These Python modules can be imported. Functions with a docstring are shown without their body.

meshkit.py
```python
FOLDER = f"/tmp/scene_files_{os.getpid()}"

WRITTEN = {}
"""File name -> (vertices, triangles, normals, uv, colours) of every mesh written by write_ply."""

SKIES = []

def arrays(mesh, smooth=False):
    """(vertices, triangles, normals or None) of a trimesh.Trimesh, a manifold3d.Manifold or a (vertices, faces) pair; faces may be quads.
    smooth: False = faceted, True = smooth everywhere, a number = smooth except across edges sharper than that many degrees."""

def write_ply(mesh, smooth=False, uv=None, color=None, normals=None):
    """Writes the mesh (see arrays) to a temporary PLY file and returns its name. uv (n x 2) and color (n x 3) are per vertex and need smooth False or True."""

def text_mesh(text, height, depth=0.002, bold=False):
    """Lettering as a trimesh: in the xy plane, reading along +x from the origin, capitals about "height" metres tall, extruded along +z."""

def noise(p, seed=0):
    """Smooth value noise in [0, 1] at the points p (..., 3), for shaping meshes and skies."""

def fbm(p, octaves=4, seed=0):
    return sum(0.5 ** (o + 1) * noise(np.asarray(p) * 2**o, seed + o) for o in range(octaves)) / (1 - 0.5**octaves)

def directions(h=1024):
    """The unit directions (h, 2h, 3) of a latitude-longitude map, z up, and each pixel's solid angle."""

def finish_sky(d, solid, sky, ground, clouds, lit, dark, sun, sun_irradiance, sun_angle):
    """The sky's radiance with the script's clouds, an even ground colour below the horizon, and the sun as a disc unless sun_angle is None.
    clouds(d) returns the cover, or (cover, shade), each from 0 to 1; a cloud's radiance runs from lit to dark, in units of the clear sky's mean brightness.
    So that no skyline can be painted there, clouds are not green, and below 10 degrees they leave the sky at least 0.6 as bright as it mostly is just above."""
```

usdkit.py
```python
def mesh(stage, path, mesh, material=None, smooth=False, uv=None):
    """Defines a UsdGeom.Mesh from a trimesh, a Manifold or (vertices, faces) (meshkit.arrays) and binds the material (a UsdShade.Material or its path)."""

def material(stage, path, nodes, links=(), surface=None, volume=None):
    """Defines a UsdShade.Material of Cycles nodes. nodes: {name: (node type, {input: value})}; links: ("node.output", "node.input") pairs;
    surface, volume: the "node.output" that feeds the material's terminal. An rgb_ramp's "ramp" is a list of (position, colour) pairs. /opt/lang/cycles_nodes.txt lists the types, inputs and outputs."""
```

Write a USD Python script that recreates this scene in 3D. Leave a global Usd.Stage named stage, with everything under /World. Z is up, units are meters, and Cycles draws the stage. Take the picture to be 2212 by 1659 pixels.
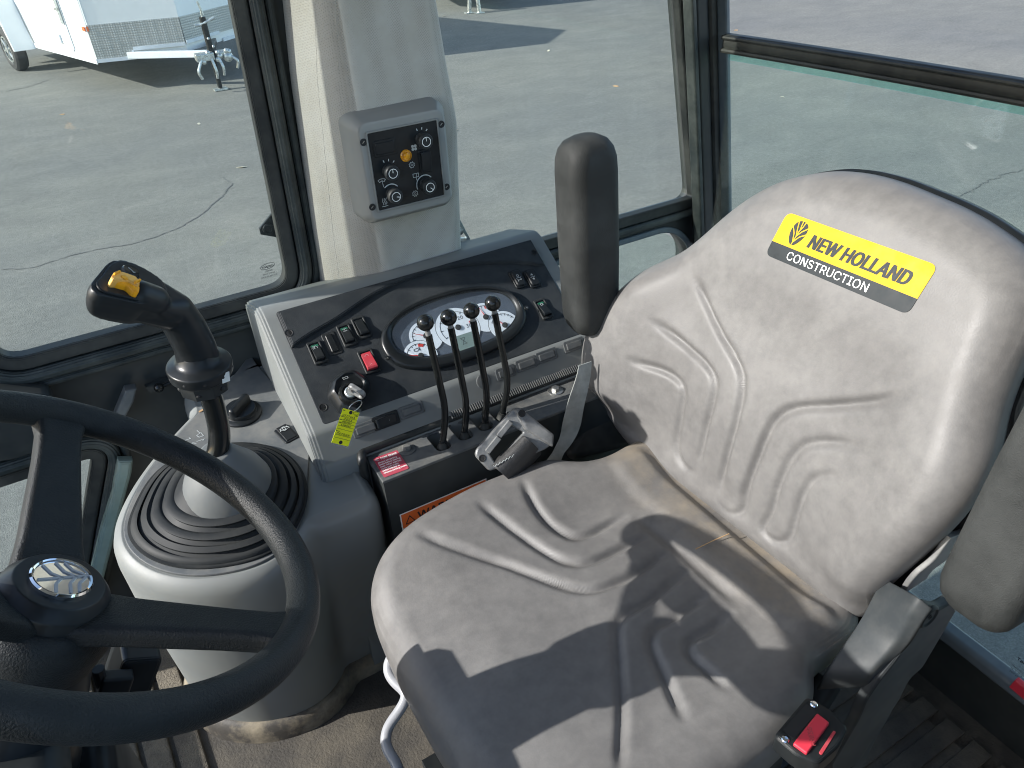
import math, numpy as np, trimesh, manifold3d, usdkit, meshkit
from pxr import Usd, UsdGeom, UsdLux, UsdShade, Sdf, Gf
from shapely.geometry import Polygon, LineString, Point
from shapely import affinity
from scipy.spatial import cKDTree

stage = Usd.Stage.CreateInMemory()
UsdGeom.SetStageUpAxis(stage, UsdGeom.Tokens.z); UsdGeom.SetStageMetersPerUnit(stage, 1.0)
W = UsdGeom.Xform.Define(stage, '/World'); stage.SetDefaultPrim(W.GetPrim())
# ------------------------------------------------------------------ camera (x: to the rear, y: to the tractor's right, z: up)
EYE = np.array([0.0, 0.0, 2.4])
ROT = np.array([[0.86340378, -0.50204459, -0.04985117], [-0.319104, -0.46689432, -0.82473167], [0.39077685, 0.72798415, -0.56332276]])  # right, down, forward
FPX, CX, CY = 1597.0, 1106.0, 829.5
cam = UsdGeom.Camera.Define(stage, '/World/camera')
cam.CreateHorizontalApertureAttr(36.0); cam.CreateVerticalApertureAttr(27.0); cam.CreateFocalLengthAttr(FPX / 2212 * 36)
cam.CreateClippingRangeAttr(Gf.Vec2f(0.02, 2000))
r_, d_, f_ = ROT
cam.AddTransformOp().Set(Gf.Matrix4d(*r_, 0, *(-d_), 0, *(-f_), 0, *EYE, 1))
cam.GetExposureAttr().Set(1.58)
# ------------------------------------------------------------------ sky and sun
SUN_AZ = np.array([-0.977, 0.212]); SUN_AZ /= np.linalg.norm(SUN_AZ); SUN_EL = math.radians(30.0)
SUN = np.array([*(SUN_AZ * math.cos(SUN_EL)), math.sin(SUN_EL)])
L = '/World/Looks'
UsdGeom.Scope.Define(stage, L)
skym = usdkit.material(stage, L + '/sky_look', {
    'sky': ('sky_texture', {'sky_type': 'single_scattering', 'sun_disc': False, 'sun_elevation': SUN_EL, 'sun_rotation': math.atan2(SUN[0], SUN[1]), 'air_density': 1.0, 'aerosol_density': 1.0}),
    'bg': ('background_shader', {'strength': 0.092})}, [('sky.color', 'bg.color')], surface='bg.background')
dome = UsdLux.DomeLight.Define(stage, '/World/sky')
UsdShade.MaterialBindingAPI.Apply(dome.GetPrim()).Bind(skym)
dome.GetPrim().SetCustomDataByKey('kind', 'structure')
sun = UsdLux.DistantLight.Define(stage, '/World/sun')
sun.CreateIntensityAttr(0.7); sun.CreateAngleAttr(0.5); sun.CreateNormalizeAttr(True) if hasattr(sun, 'CreateNormalizeAttr') else None
sun.CreateColorAttr(Gf.Vec3f(1.0, 0.965, 0.92))
zz = SUN; xx = np.cross([0, 0, 1], zz); xx /= np.linalg.norm(xx); yy = np.cross(zz, xx)
sun.AddTransformOp().Set(Gf.Matrix4d(*xx, 0, *yy, 0, *zz, 0, 0, 0, 30, 1))

# ------------------------------------------------------------------ helpers
V = lambda *a: np.array(a, float)
def unit(v): v = np.asarray(v, float); return v / np.linalg.norm(v)
def ray(u, v): return ROT.T @ V((u - CX) / FPX, (v - CY) / FPX, 1)
def at(u, v, axis, val):
    d = ray(u, v); k = 'xyz'.index(axis); return EYE + d * (val - EYE[k]) / d[k]
def pts(P, axis, val): return np.array([at(u, v, axis, val) for u, v in P])
class Fr:                                   # a local frame: origin, two axes in a plane, normal
    def __init__(s, o, ex, ey, flip=False):
        s.o = np.asarray(o, float); s.ex = unit(ex); ey = np.asarray(ey, float); s.ey = unit(ey - s.ex * (ey @ s.ex)); s.n = np.cross(s.ex, s.ey)
    def px(s, u, v, h=0):                   # where the sight line through a pixel meets the plane at height h
        d = ray(u, v); o = s.o + s.n * h; P = EYE + d * (((o - EYE) @ s.n) / (d @ s.n)); q = P - s.o; return V(q @ s.ex, q @ s.ey)
    def pxs(s, P, h=0): return np.array([s.px(u, v, h) for u, v in P])
    def w(s, a, b, h=0): return s.o + s.ex * a + s.ey * b + s.n * h
    def put(s, m, a=0, b=0, h=0, rot=0):    # a mesh built around z-up origin goes onto the plane
        v, f = vf(m); c, sn = math.cos(rot), math.sin(rot)
        x, y = v[:, 0] * c - v[:, 1] * sn + a, v[:, 0] * sn + v[:, 1] * c + b
        return (s.o + np.outer(x, s.ex) + np.outer(y, s.ey) + np.outer(v[:, 2] + h, s.n), f)
    def sub(s, a, b, h=0, rot=0):
        c, sn = math.cos(rot), math.sin(rot); return Fr(s.w(a, b, h), s.ex * c + s.ey * sn, -s.ex * sn + s.ey * c)
def vf(m):
    if isinstance(m, tuple):
        v, f = np.asarray(m[0], float), np.asarray(m[1], int)
        if f.shape[1] == 4: f = np.vstack([f[:, [0, 1, 2]], f[:, [0, 2, 3]]])
        return v, f
    if hasattr(m, 'to_mesh'): q = m.to_mesh(); return np.array(q.vert_properties[:, :3], float), np.array(q.tri_verts)
    return np.array(m.vertices), np.array(m.faces)
def join(*ms):
    vs, fs, k = [], [], 0
    for m in ms:
        v, f = vf(m); vs.append(v); fs.append(f + k); k += len(v)
    return np.vstack(vs), np.vstack(fs)
def move(m, t): v, f = vf(m); return v + np.asarray(t, float), f
def box(sx, sy, sz, z0=None):               # centred in x, y; z from 0 unless z0
    v, f = vf(trimesh.creation.box((sx, sy, sz))); v[:, 2] += sz / 2 if z0 is None else z0 + sz / 2; return v, f
def boxc(lo, hi): lo, hi = np.array(lo, float), np.array(hi, float); v, f = vf(trimesh.creation.box(hi - lo)); return v + (lo + hi) / 2, f
def hull(P): return vf(trimesh.convex.convex_hull(np.asarray(P)))
_S = {}
def sph(r, n=2):
    if n not in _S: _S[n] = vf(trimesh.creation.icosphere(n))
    v, f = _S[n]; return v * r, f
def rbox(sx, sy, sz, r=0.003, z0=0, n=1, top_only=False, taper=1.0):   # box with rounded edges, z from z0
    s = sph(1, n)[0]; P = []
    for x in (-1, 1):
        for y in (-1, 1):
            for z in (0, 1):
                t = taper if z else 1.0
                P.append(V(x * (sx / 2 * t - r), y * (sy / 2 * t - r), z0 + (r if not z else sz - r)) + s * r)
    return hull(np.vstack(P))
def hullchain(C, R, n=2):                   # spheres at C with radii R, hulled pair by pair, merged and smoothed
    M = None
    for i in range(len(C) - 1):
        P = np.vstack([sph(1, n)[0] * R[i] + C[i], sph(1, n)[0] * R[i + 1] + C[i + 1]])
        h = manifold3d.Manifold.hull_points(P.astype(np.float64)); M = h if M is None else M + h
    return M
def smooth_it(M, ln=0.004, it=12):
    M = M.refine_to_length(ln); v, f = vf(M); t = trimesh.Trimesh(v, f, process=True); trimesh.smoothing.filter_taubin(t, iterations=it); return vf(t)
def tube(P, R, n=14, cap=True, closed=False, sq=None, up=None):   # sweep a circle (or sq = 2-D section) along P
    P = np.asarray(P, float); m = len(P); R = np.broadcast_to(np.asarray(R, float), (m,))
    T = np.roll(P, -1, 0) - np.roll(P, 1, 0) if closed else np.gradient(P, axis=0)
    T = T / np.linalg.norm(T, axis=1)[:, None]
    a = up if up is not None else (V(0, 0, 1) if abs(T[0][2]) < .9 else V(1, 0, 0))
    if sq is None: t = np.arange(n) * 2 * math.pi / n; sec = np.stack([np.cos(t), np.sin(t)], 1)
    else: sec = np.asarray(sq, float); n = len(sec)
    out = []; N = unit(np.cross(T[0], a))
    for i in range(m):
        if up is not None: N = unit(np.cross(T[i], a))
        else: N = unit(N - T[i] * (N @ T[i]))
        B = np.cross(T[i], N)
        out.append(P[i] + R[i] * (sec[:, :1] * N + sec[:, 1:] * B))
    return rings(out, cap and not closed, closed)
def rings(loops, cap=True, closed=False):
    m, n = len(loops), len(loops[0]); v = np.vstack(loops); f = []
    i = np.arange(n); j = (i + 1) % n
    for k in range(m if closed else m - 1):
        a, b = k * n, ((k + 1) % m) * n
        f.append(np.stack([a + i, a + j, b + j, b + i], 1))
    f = np.vstack(f); f = np.vstack([f[:, [0, 1, 2]], f[:, [0, 2, 3]]])
    if cap:
        c0, c1 = len(v), len(v) + 1; v = np.vstack([v, loops[0].mean(0), loops[-1].mean(0)])
        f = np.vstack([f, np.stack([np.full(n, c0), j, i], 1), np.stack([np.full(n, c1), (m - 1) * n + i, (m - 1) * n + j], 1)])
    t = trimesh.Trimesh(v, f, process=False); 
    if cap or closed: 
        if t.volume < 0: f = f[:, ::-1]
    return v, f
def rev(prof, n=32):                        # profile of (r, z) turned round z
    t = np.arange(n) * 2 * math.pi / n; c, s = np.cos(t), np.sin(t)
    return rings([np.stack([max(r, 1e-5) * c, max(r, 1e-5) * s, np.full(n, z)], 1) for r, z in prof])
def ext(poly, h, z0=0.0, holes=(), r=0.0):  # 2-D outline pulled up by h, with a small chamfer r on the top edge
    p = poly if isinstance(poly, Polygon) else Polygon(np.asarray(poly), [np.asarray(q) for q in holes])
    p = p.buffer(0)
    if p.geom_type != 'Polygon': return join(*[ext(g, h, z0, r=r) for g in p.geoms])
    if r <= 0: return move(vf(trimesh.creation.extrude_polygon(p, h, engine='earcut')), (0, 0, z0))
    cs = manifold3d.CrossSection([np.asarray(q.coords)[:-1] for q in (p.exterior, *p.interiors)], manifold3d.FillRule.EvenOdd)
    M = cs.extrude(h - r)
    steps = 3
    for k in range(steps):
        a = (k + 1) / steps * math.pi / 2; b0 = k / steps * math.pi / 2
        ins = cs.offset(-r * (1 - math.cos(a)), manifold3d.JoinType.Round)
        M = M + ins.extrude(h - r + r * math.sin(a))
    return move(vf(M), (0, 0, z0))
def rrect(w, h, r, n=6, cx=0, cy=0):
    out = []
    for sx, sy, a0 in ((1, 1, 0), (-1, 1, 90), (-1, -1, 180), (1, -1, 270)):
        for k in range(n + 1):
            a = math.radians(a0 + 90 * k / n); out.append((cx + sx * (w / 2 - r) + r * math.cos(a), cy + sy * (h / 2 - r) + r * math.sin(a)))
    return np.array(out)
def rpoly(P, r, n=5):                       # polygon with rounded corners
    P = np.asarray(P, float); out = []; m = len(P); r = np.broadcast_to(r, (m,))
    for i in range(m):
        a, b, c = P[i - 1], P[i], P[(i + 1) % m]; u, w = a - b, c - b; lu, lw = np.linalg.norm(u), np.linalg.norm(w); d = min(r[i], lu * .48, lw * .48)
        p, q = b + u / lu * d, b + w / lw * d
        for k in range(n + 1):
            t = k / n; out.append((1 - t) ** 2 * p + 2 * t * (1 - t) * b + t * t * q)
    return np.array(out)
def ell(a, b, n=48, cx=0, cy=0, p=2.0):
    t = np.arange(n) * 2 * math.pi / n; c, s = np.cos(t), np.sin(t)
    return np.stack([cx + a * np.sign(c) * abs(c) ** (2 / p), cy + b * np.sign(s) * abs(s) ** (2 / p)], 1)
def spline(P, n=60, closed=False):
    from scipy.interpolate import splprep, splev
    P = np.asarray(P, float)
    if closed: P = np.vstack([P, P[:1]])
    d = np.r_[0, np.cumsum(np.linalg.norm(np.diff(P, axis=0), axis=1))]
    tck, _ = splprep(P.T, u=d / d[-1], s=0, k=min(3, len(P) - 1), per=closed)
    return np.array(splev(np.linspace(0, 1, n, endpoint=not closed), tck)).T
def poly_r(P, r=0.02, n=5):                 # open polyline with rounded corners (3-D)
    P = np.asarray(P, float); out = [P[0]]
    for i in range(1, len(P) - 1):
        a, b, c = P[i - 1], P[i], P[i + 1]; u, w = a - b, c - b; lu, lw = np.linalg.norm(u), np.linalg.norm(w); d = min(r, lu * .48, lw * .48)
        p, q = b + u / lu * d, b + w / lw * d
        for k in range(n + 1): t = k / n; out.append((1 - t) ** 2 * p + 2 * t * (1 - t) * b + t * t * q)
    out.append(P[-1]); return np.array(out)
def text(s, height, depth=0.0006, bold=False, center=False, shear=0.0, width=None, weight=0):
    v, f = vf(meshkit.text_mesh(s, height, depth, bold))
    if width: v[:, 0] *= width / (v[:, 0].max() - v[:, 0].min())
    v[:, 0] += shear * v[:, 1]; v[:, 0] -= v[:, 0].min()
    if center: v[:, 0] -= v[:, 0].max() / 2; v[:, 1] -= height / 2
    return v, f
def line2(P, w, h=0.0005, z0=0):            # a flat stroke
    return ext(LineString(P).buffer(w / 2, quad_segs=3), h, z0)

# ------------------------------------------------------------------ prims
BASE = {}
def _free(parent, name):
    p = f'{parent}/{name}'; k = 0
    while stage.GetPrimAtPath(p): k += 1; p = f'{parent}/{name}_{k:03d}'
    return p
def info(prim, label=None, cat=None, group=None, kind=None):
    for k, v in (('label', label), ('category', cat), ('group', group), ('kind', kind)):
        if v: prim.SetCustomDataByKey(k, v)
def thing(name, label, cat, base=(0, 0, 0), group=None):
    p = _free('/World', name); x = UsdGeom.Xform.Define(stage, p); x.AddTranslateOp().Set(Gf.Vec3d(*map(float, base)))
    BASE[p] = np.asarray(base, float); info(x.GetPrim(), label, cat, group); return p
def part(parent, name, mesh, mat, label=None, smooth=30, kind=None):
    p = _free(parent, name); b = BASE.get('/'.join(p.split('/')[:3]), np.zeros(3)); v, f = vf(mesh)
    m = usdkit.mesh(stage, p, (v - b, f), MATS[mat], smooth=smooth); info(m.GetPrim(), label, kind=kind); return p
def solo(name, mesh, mat, label=None, cat=None, group=None, kind=None, smooth=30, base=None):
    p = _free('/World', name); v, f = vf(mesh); b = np.zeros(3) if base is None else np.asarray(base, float)
    m = usdkit.mesh(stage, p, (v - b, f), MATS[mat], smooth=smooth)
    if base is not None: m.AddTranslateOp().Set(Gf.Vec3d(*map(float, b)))
    info(m.GetPrim(), label, cat, group, kind); return p

# ------------------------------------------------------------------ materials
MATS = {}
def mat(name, col, rough=.5, metal=0.0, var=.12, vs=9.0, bump=0.0, bs=400.0, bdist=.001, bevel=0.0, rvar=.1, dust=0.0, dcol=(.36, .33, .27), ds=5.0, spec=.5, coat=0.0, voro=False, sub=0.0, dust_up=False, tr=0.0, emis=None):
    c = np.array(col, float)
    n = {'tc': ('texture_coordinate', {}), 'n1': ('noise_texture', {'scale': vs, 'detail': 6, 'roughness': .62}),
         'r1': ('rgb_ramp', {'ramp': [(.28, tuple(c * (1 - var))), (.72, tuple(np.minimum(c * (1 + var), 1)))]}),
         'p': ('principled_bsdf', {'metallic': metal, 'specular_ior_level': spec, 'coat_weight': coat, 'coat_roughness': .08, 'transmission_weight': tr}),
         'nr': ('map_range', {'from_min': .3, 'from_max': .7, 'to_min': max(rough - rvar, .02), 'to_max': min(rough + rvar, 1), 'clamp': True})}
    l = [('tc.object', 'n1.vector'), ('n1.fac', 'r1.fac'), ('n1.fac', 'nr.value')]
    colout = 'r1.color'
    if dust > 0:
        n['nd'] = ('noise_texture', {'scale': ds, 'detail': 8, 'roughness': .7})
        n['rd'] = ('map_range', {'from_min': .42, 'from_max': .72, 'to_min': 0, 'to_max': dust, 'clamp': True})
        n['md'] = ('mix_color', {'b': dcol})
        l += [('tc.object', 'nd.vector'), ('nd.fac', 'rd.value'), ('r1.color', 'md.a'), ('md.result', 'p.base_color')]
        if dust_up:                        # dust settles on faces that look up
            n['g'] = ('geometry', {}); n['sx'] = ('separate_xyz', {}); n['mu'] = ('map_range', {'from_min': .1, 'from_max': .9, 'to_min': .15, 'to_max': 1, 'clamp': True}); n['mm'] = ('math', {'math_type': 'multiply'})
            l += [('g.true_normal', 'sx.vector'), ('sx.z', 'mu.value'), ('mu.result', 'mm.value1'), ('rd.result', 'mm.value2'), ('mm.value', 'md.fac')]
        else: l += [('rd.result', 'md.fac')]
    else: l += [(colout, 'p.base_color')]
    l += [('nr.result', 'p.roughness')]
    nrm = None
    if bevel > 0: n['bv'] = ('bevel', {'radius': bevel, 'samples': 6}); nrm = 'bv.bevel'
    if bump > 0:
        if voro: n['n2'] = ('voronoi_texture', {'scale': bs, 'feature': 'f1'}); h = 'n2.distance'
        else: n['n2'] = ('noise_texture', {'scale': bs, 'detail': 3, 'roughness': .6}); h = 'n2.fac'
        n['bp'] = ('bump', {'strength': bump, 'distance': bdist}); l += [('tc.object', 'n2.vector'), (h, 'bp.height')]
        if nrm: l.append((nrm, 'bp.normal'))
        nrm = 'bp.normal'
    if nrm: l.append((nrm, 'p.normal'))
    if emis: n['p'][1].update({'emission_color': emis[0], 'emission_strength': emis[1]})
    MATS[name] = usdkit.material(stage, f'{L}/{name}', n, l, surface='p.BSDF'); return MATS[name]
mat('black_plastic', (.012, .015, .0165), .52, spec=.35, var=.2, bump=.25, bs=900, bdist=.0006, dust=.2, dcol=(.13, .125, .11), ds=14, bevel=.0012)
mat('wheel_plastic', (.0075, .0095, .0105), .42, spec=.28, var=.3, bump=.65, bs=560, bdist=.0015, bevel=.002, dust=.08, dcol=(.1, .1, .09), ds=20)
mat('smooth_black', (.0075, .0095, .011), .34, spec=.35, var=.2, bevel=.0015, dust=.08, dcol=(.1, .1, .09), ds=12)
mat('gloss_black', (.008, .009, .009), .16, var=.2, rvar=.06, bump=.05, bs=60, bdist=.0005)
mat('dash_black', (.0165, .021, .0245), .6, spec=.35, var=.22, bump=.5, bs=800, bdist=.0007, dust=.16, dcol=(.15, .15, .14), ds=16, bevel=.001, dust_up=False)
mat('lever_plate', (.06, .066, .07), .5, var=.15, bump=.15, bs=500, bdist=.0004, dust=.55, dcol=(.24, .23, .2), ds=12, bevel=.0015)
mat('console_grey', (.168, .182, .179), .58, var=.06, bump=.12, bs=1100, bdist=.0004, dust=.25, dcol=(.22, .21, .17), ds=7, bevel=.003)
mat('plate_grey', (.085, .095, .10), .6, var=.14, bump=.15, bs=900, bdist=.0004, dust=.6, dcol=(.23, .22, .19), ds=9, bevel=.0015)
mat('box_grey', (.205, .213, .206), .62, var=.05, bump=.35, bs=900, bdist=.0006, bevel=.004, dust=.2)
mat('rubber', (.014, .016, .016), .55, var=.3, bump=.3, bs=160, bdist=.001, dust=.35, dcol=(.12, .12, .1), ds=9)
mat('boot_rubber', (.013, .016, .018), .62, spec=.28, var=.2, bump=.08, bs=300, bdist=.0005, dust=.12, dcol=(.16, .15, .12), ds=9, dust_up=True)
mat('frame_paint', (.019, .025, .026), .3, var=.25, bump=.12, bs=90, bdist=.0006, bevel=.003, dust=.4, dcol=(.16, .17, .15), ds=7)
mat('wall_paint', (.016, .02, .021), .45, var=.25, bump=.1, bs=60, bdist=.0006, dust=.3, dcol=(.1, .1, .085), ds=6)
mat('green_paint', (.15, .21, .195), .3, var=.2, bevel=.003, dust=.3)
mat('blue_trim', (.10, .125, .145), .25, var=.12, bevel=.002, dust=.3, dcol=(.2, .22, .22), ds=8)
mat('zinc', (.55, .58, .57), .34, metal=.85, var=.25, vs=25, rvar=.12, dust=.3, dcol=(.3, .3, .27), ds=12)
mat('chrome', (.86, .87, .88), .06, metal=1, var=.03, rvar=.02)
mat('screw_steel', (.42, .42, .4), .35, metal=.9, var=.2, vs=120)
mat('worn_metal', (.22, .225, .225), .45, metal=.45, var=.35, vs=30, dust=.55, dcol=(.32, .32, .3), ds=30, bump=.2, bs=120, bdist=.0006, bevel=.0015)
mat('handle_grey', (.30, .31, .33), .32, var=.06, dust=.15)
mat('foam', (.016, .018, .0175), .68, spec=.35, var=.25, bump=.6, bs=650, bdist=.0012, dust=.25, dcol=(.10, .103, .10), ds=9)
mat('foam_clean', (.03, .031, .031), .62, var=.3, bump=.5, bs=750, bdist=.001, dust=.5, dcol=(.12, .12, .11), ds=12)
mat('cap_grey', (.105, .115, .116), .55, var=.08, bump=.1, bs=800, bdist=.0004, dust=.15)
mat('bracket_grey', (.028, .033, .036), .55, spec=.35, var=.12, bump=.15, bs=600, bdist=.0004, dust=.14, dcol=(.25, .245, .22), ds=11, bevel=.004)
mat('webbing', (.018, .018, .018), .45, var=.5, vs=200, bump=.6, bs=1400, bdist=.0006, spec=.8)
mat('strap_grey', (.20, .225, .225), .6, var=.3, vs=40, bump=.4, bs=200, bdist=.001, dust=.4)
mat('button_red', (.62, .035, .06), .35, var=.06, bevel=.001)
mat('switch_red', (.42, .035, .05), .42, var=.12, dust=.35, dcol=(.35, .2, .2), ds=40, bevel=.0008)
mat('label_red', (.36, .03, .06), .4, var=.12, vs=30, dust=.3, dcol=(.3, .2, .2), ds=30)
mat('label_orange', (.7, .14, .03), .4, var=.08)
mat('ink_black', (.015, .017, .02), .5, var=.1)
mat('ink_white', (.72, .73, .7), .5, var=.05)
mat('ink_grey', (.36, .39, .39), .5, var=.1)
mat('ink_pink', (.62, .36, .38), .5, var=.1)
mat('ink_green', (.012, .10, .055), .4, var=.1)
mat('decal_yellow', (.60, .36, .002), .55, spec=.25, var=.10, vs=40, bump=.08, bs=300, bdist=.0003)
mat('decal_dark', (.014, .019, .022), .5, var=.25, vs=60, spec=.25)
mat('rocker_yellow', (.82, .36, .012), .38, var=.06, bevel=.0008)
mat('rocker_yellow_light', (.80, .44, .10), .45, var=.05, bevel=.0008)
mat('tag_yellow', (.86, .88, .008), .5, var=.03)
mat('amber', (.65, .28, .01), .2, var=.08, coat=.5)
mat('dial_white', (.78, .82, .86), .5, var=.03)
mat('cluster_back', (.085, .105, .135), .5, var=.08)
mat('lcd', (.20, .27, .25), .35, var=.05)
mat('needle_red', (.65, .05, .04), .5, var=.05)
mat('grille_dark', (.012, .013, .014), .7, var=.1)
mat('mat_rubber', (.13, .115, .09), .9, var=.3, bump=1.0, bs=260, bdist=.003, dust=.7, dcol=(.30, .26, .19), ds=14)
mat('floor_dark', (.05, .046, .04), .85, var=.35, bump=.8, bs=200, bdist=.002, dust=.6, dcol=(.16, .14, .105), ds=7)
mat('skirt_rubber', (.055, .05, .043), .7, var=.35, bump=.3, bs=90, bdist=.002, dust=.9, dcol=(.34, .29, .20), ds=9)
mat('trailer_white', (.74, .76, .76), .32, var=.03, vs=3)
mat('trailer_trim', (.62, .66, .70), .35, var=.06)
mat('tyre', (.025, .025, .026), .7, var=.2, bump=.4, bs=60, bdist=.003)
mat('roof_liner', (.6, .6, .58), .8, var=.05)
mat('leaf', (.42, .27, .14), .7, var=.2)
mat('pale_leaf', (.62, .58, .45), .7, var=.2)
mat('crack', (.11, .113, .112), .95, var=.3)

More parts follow.
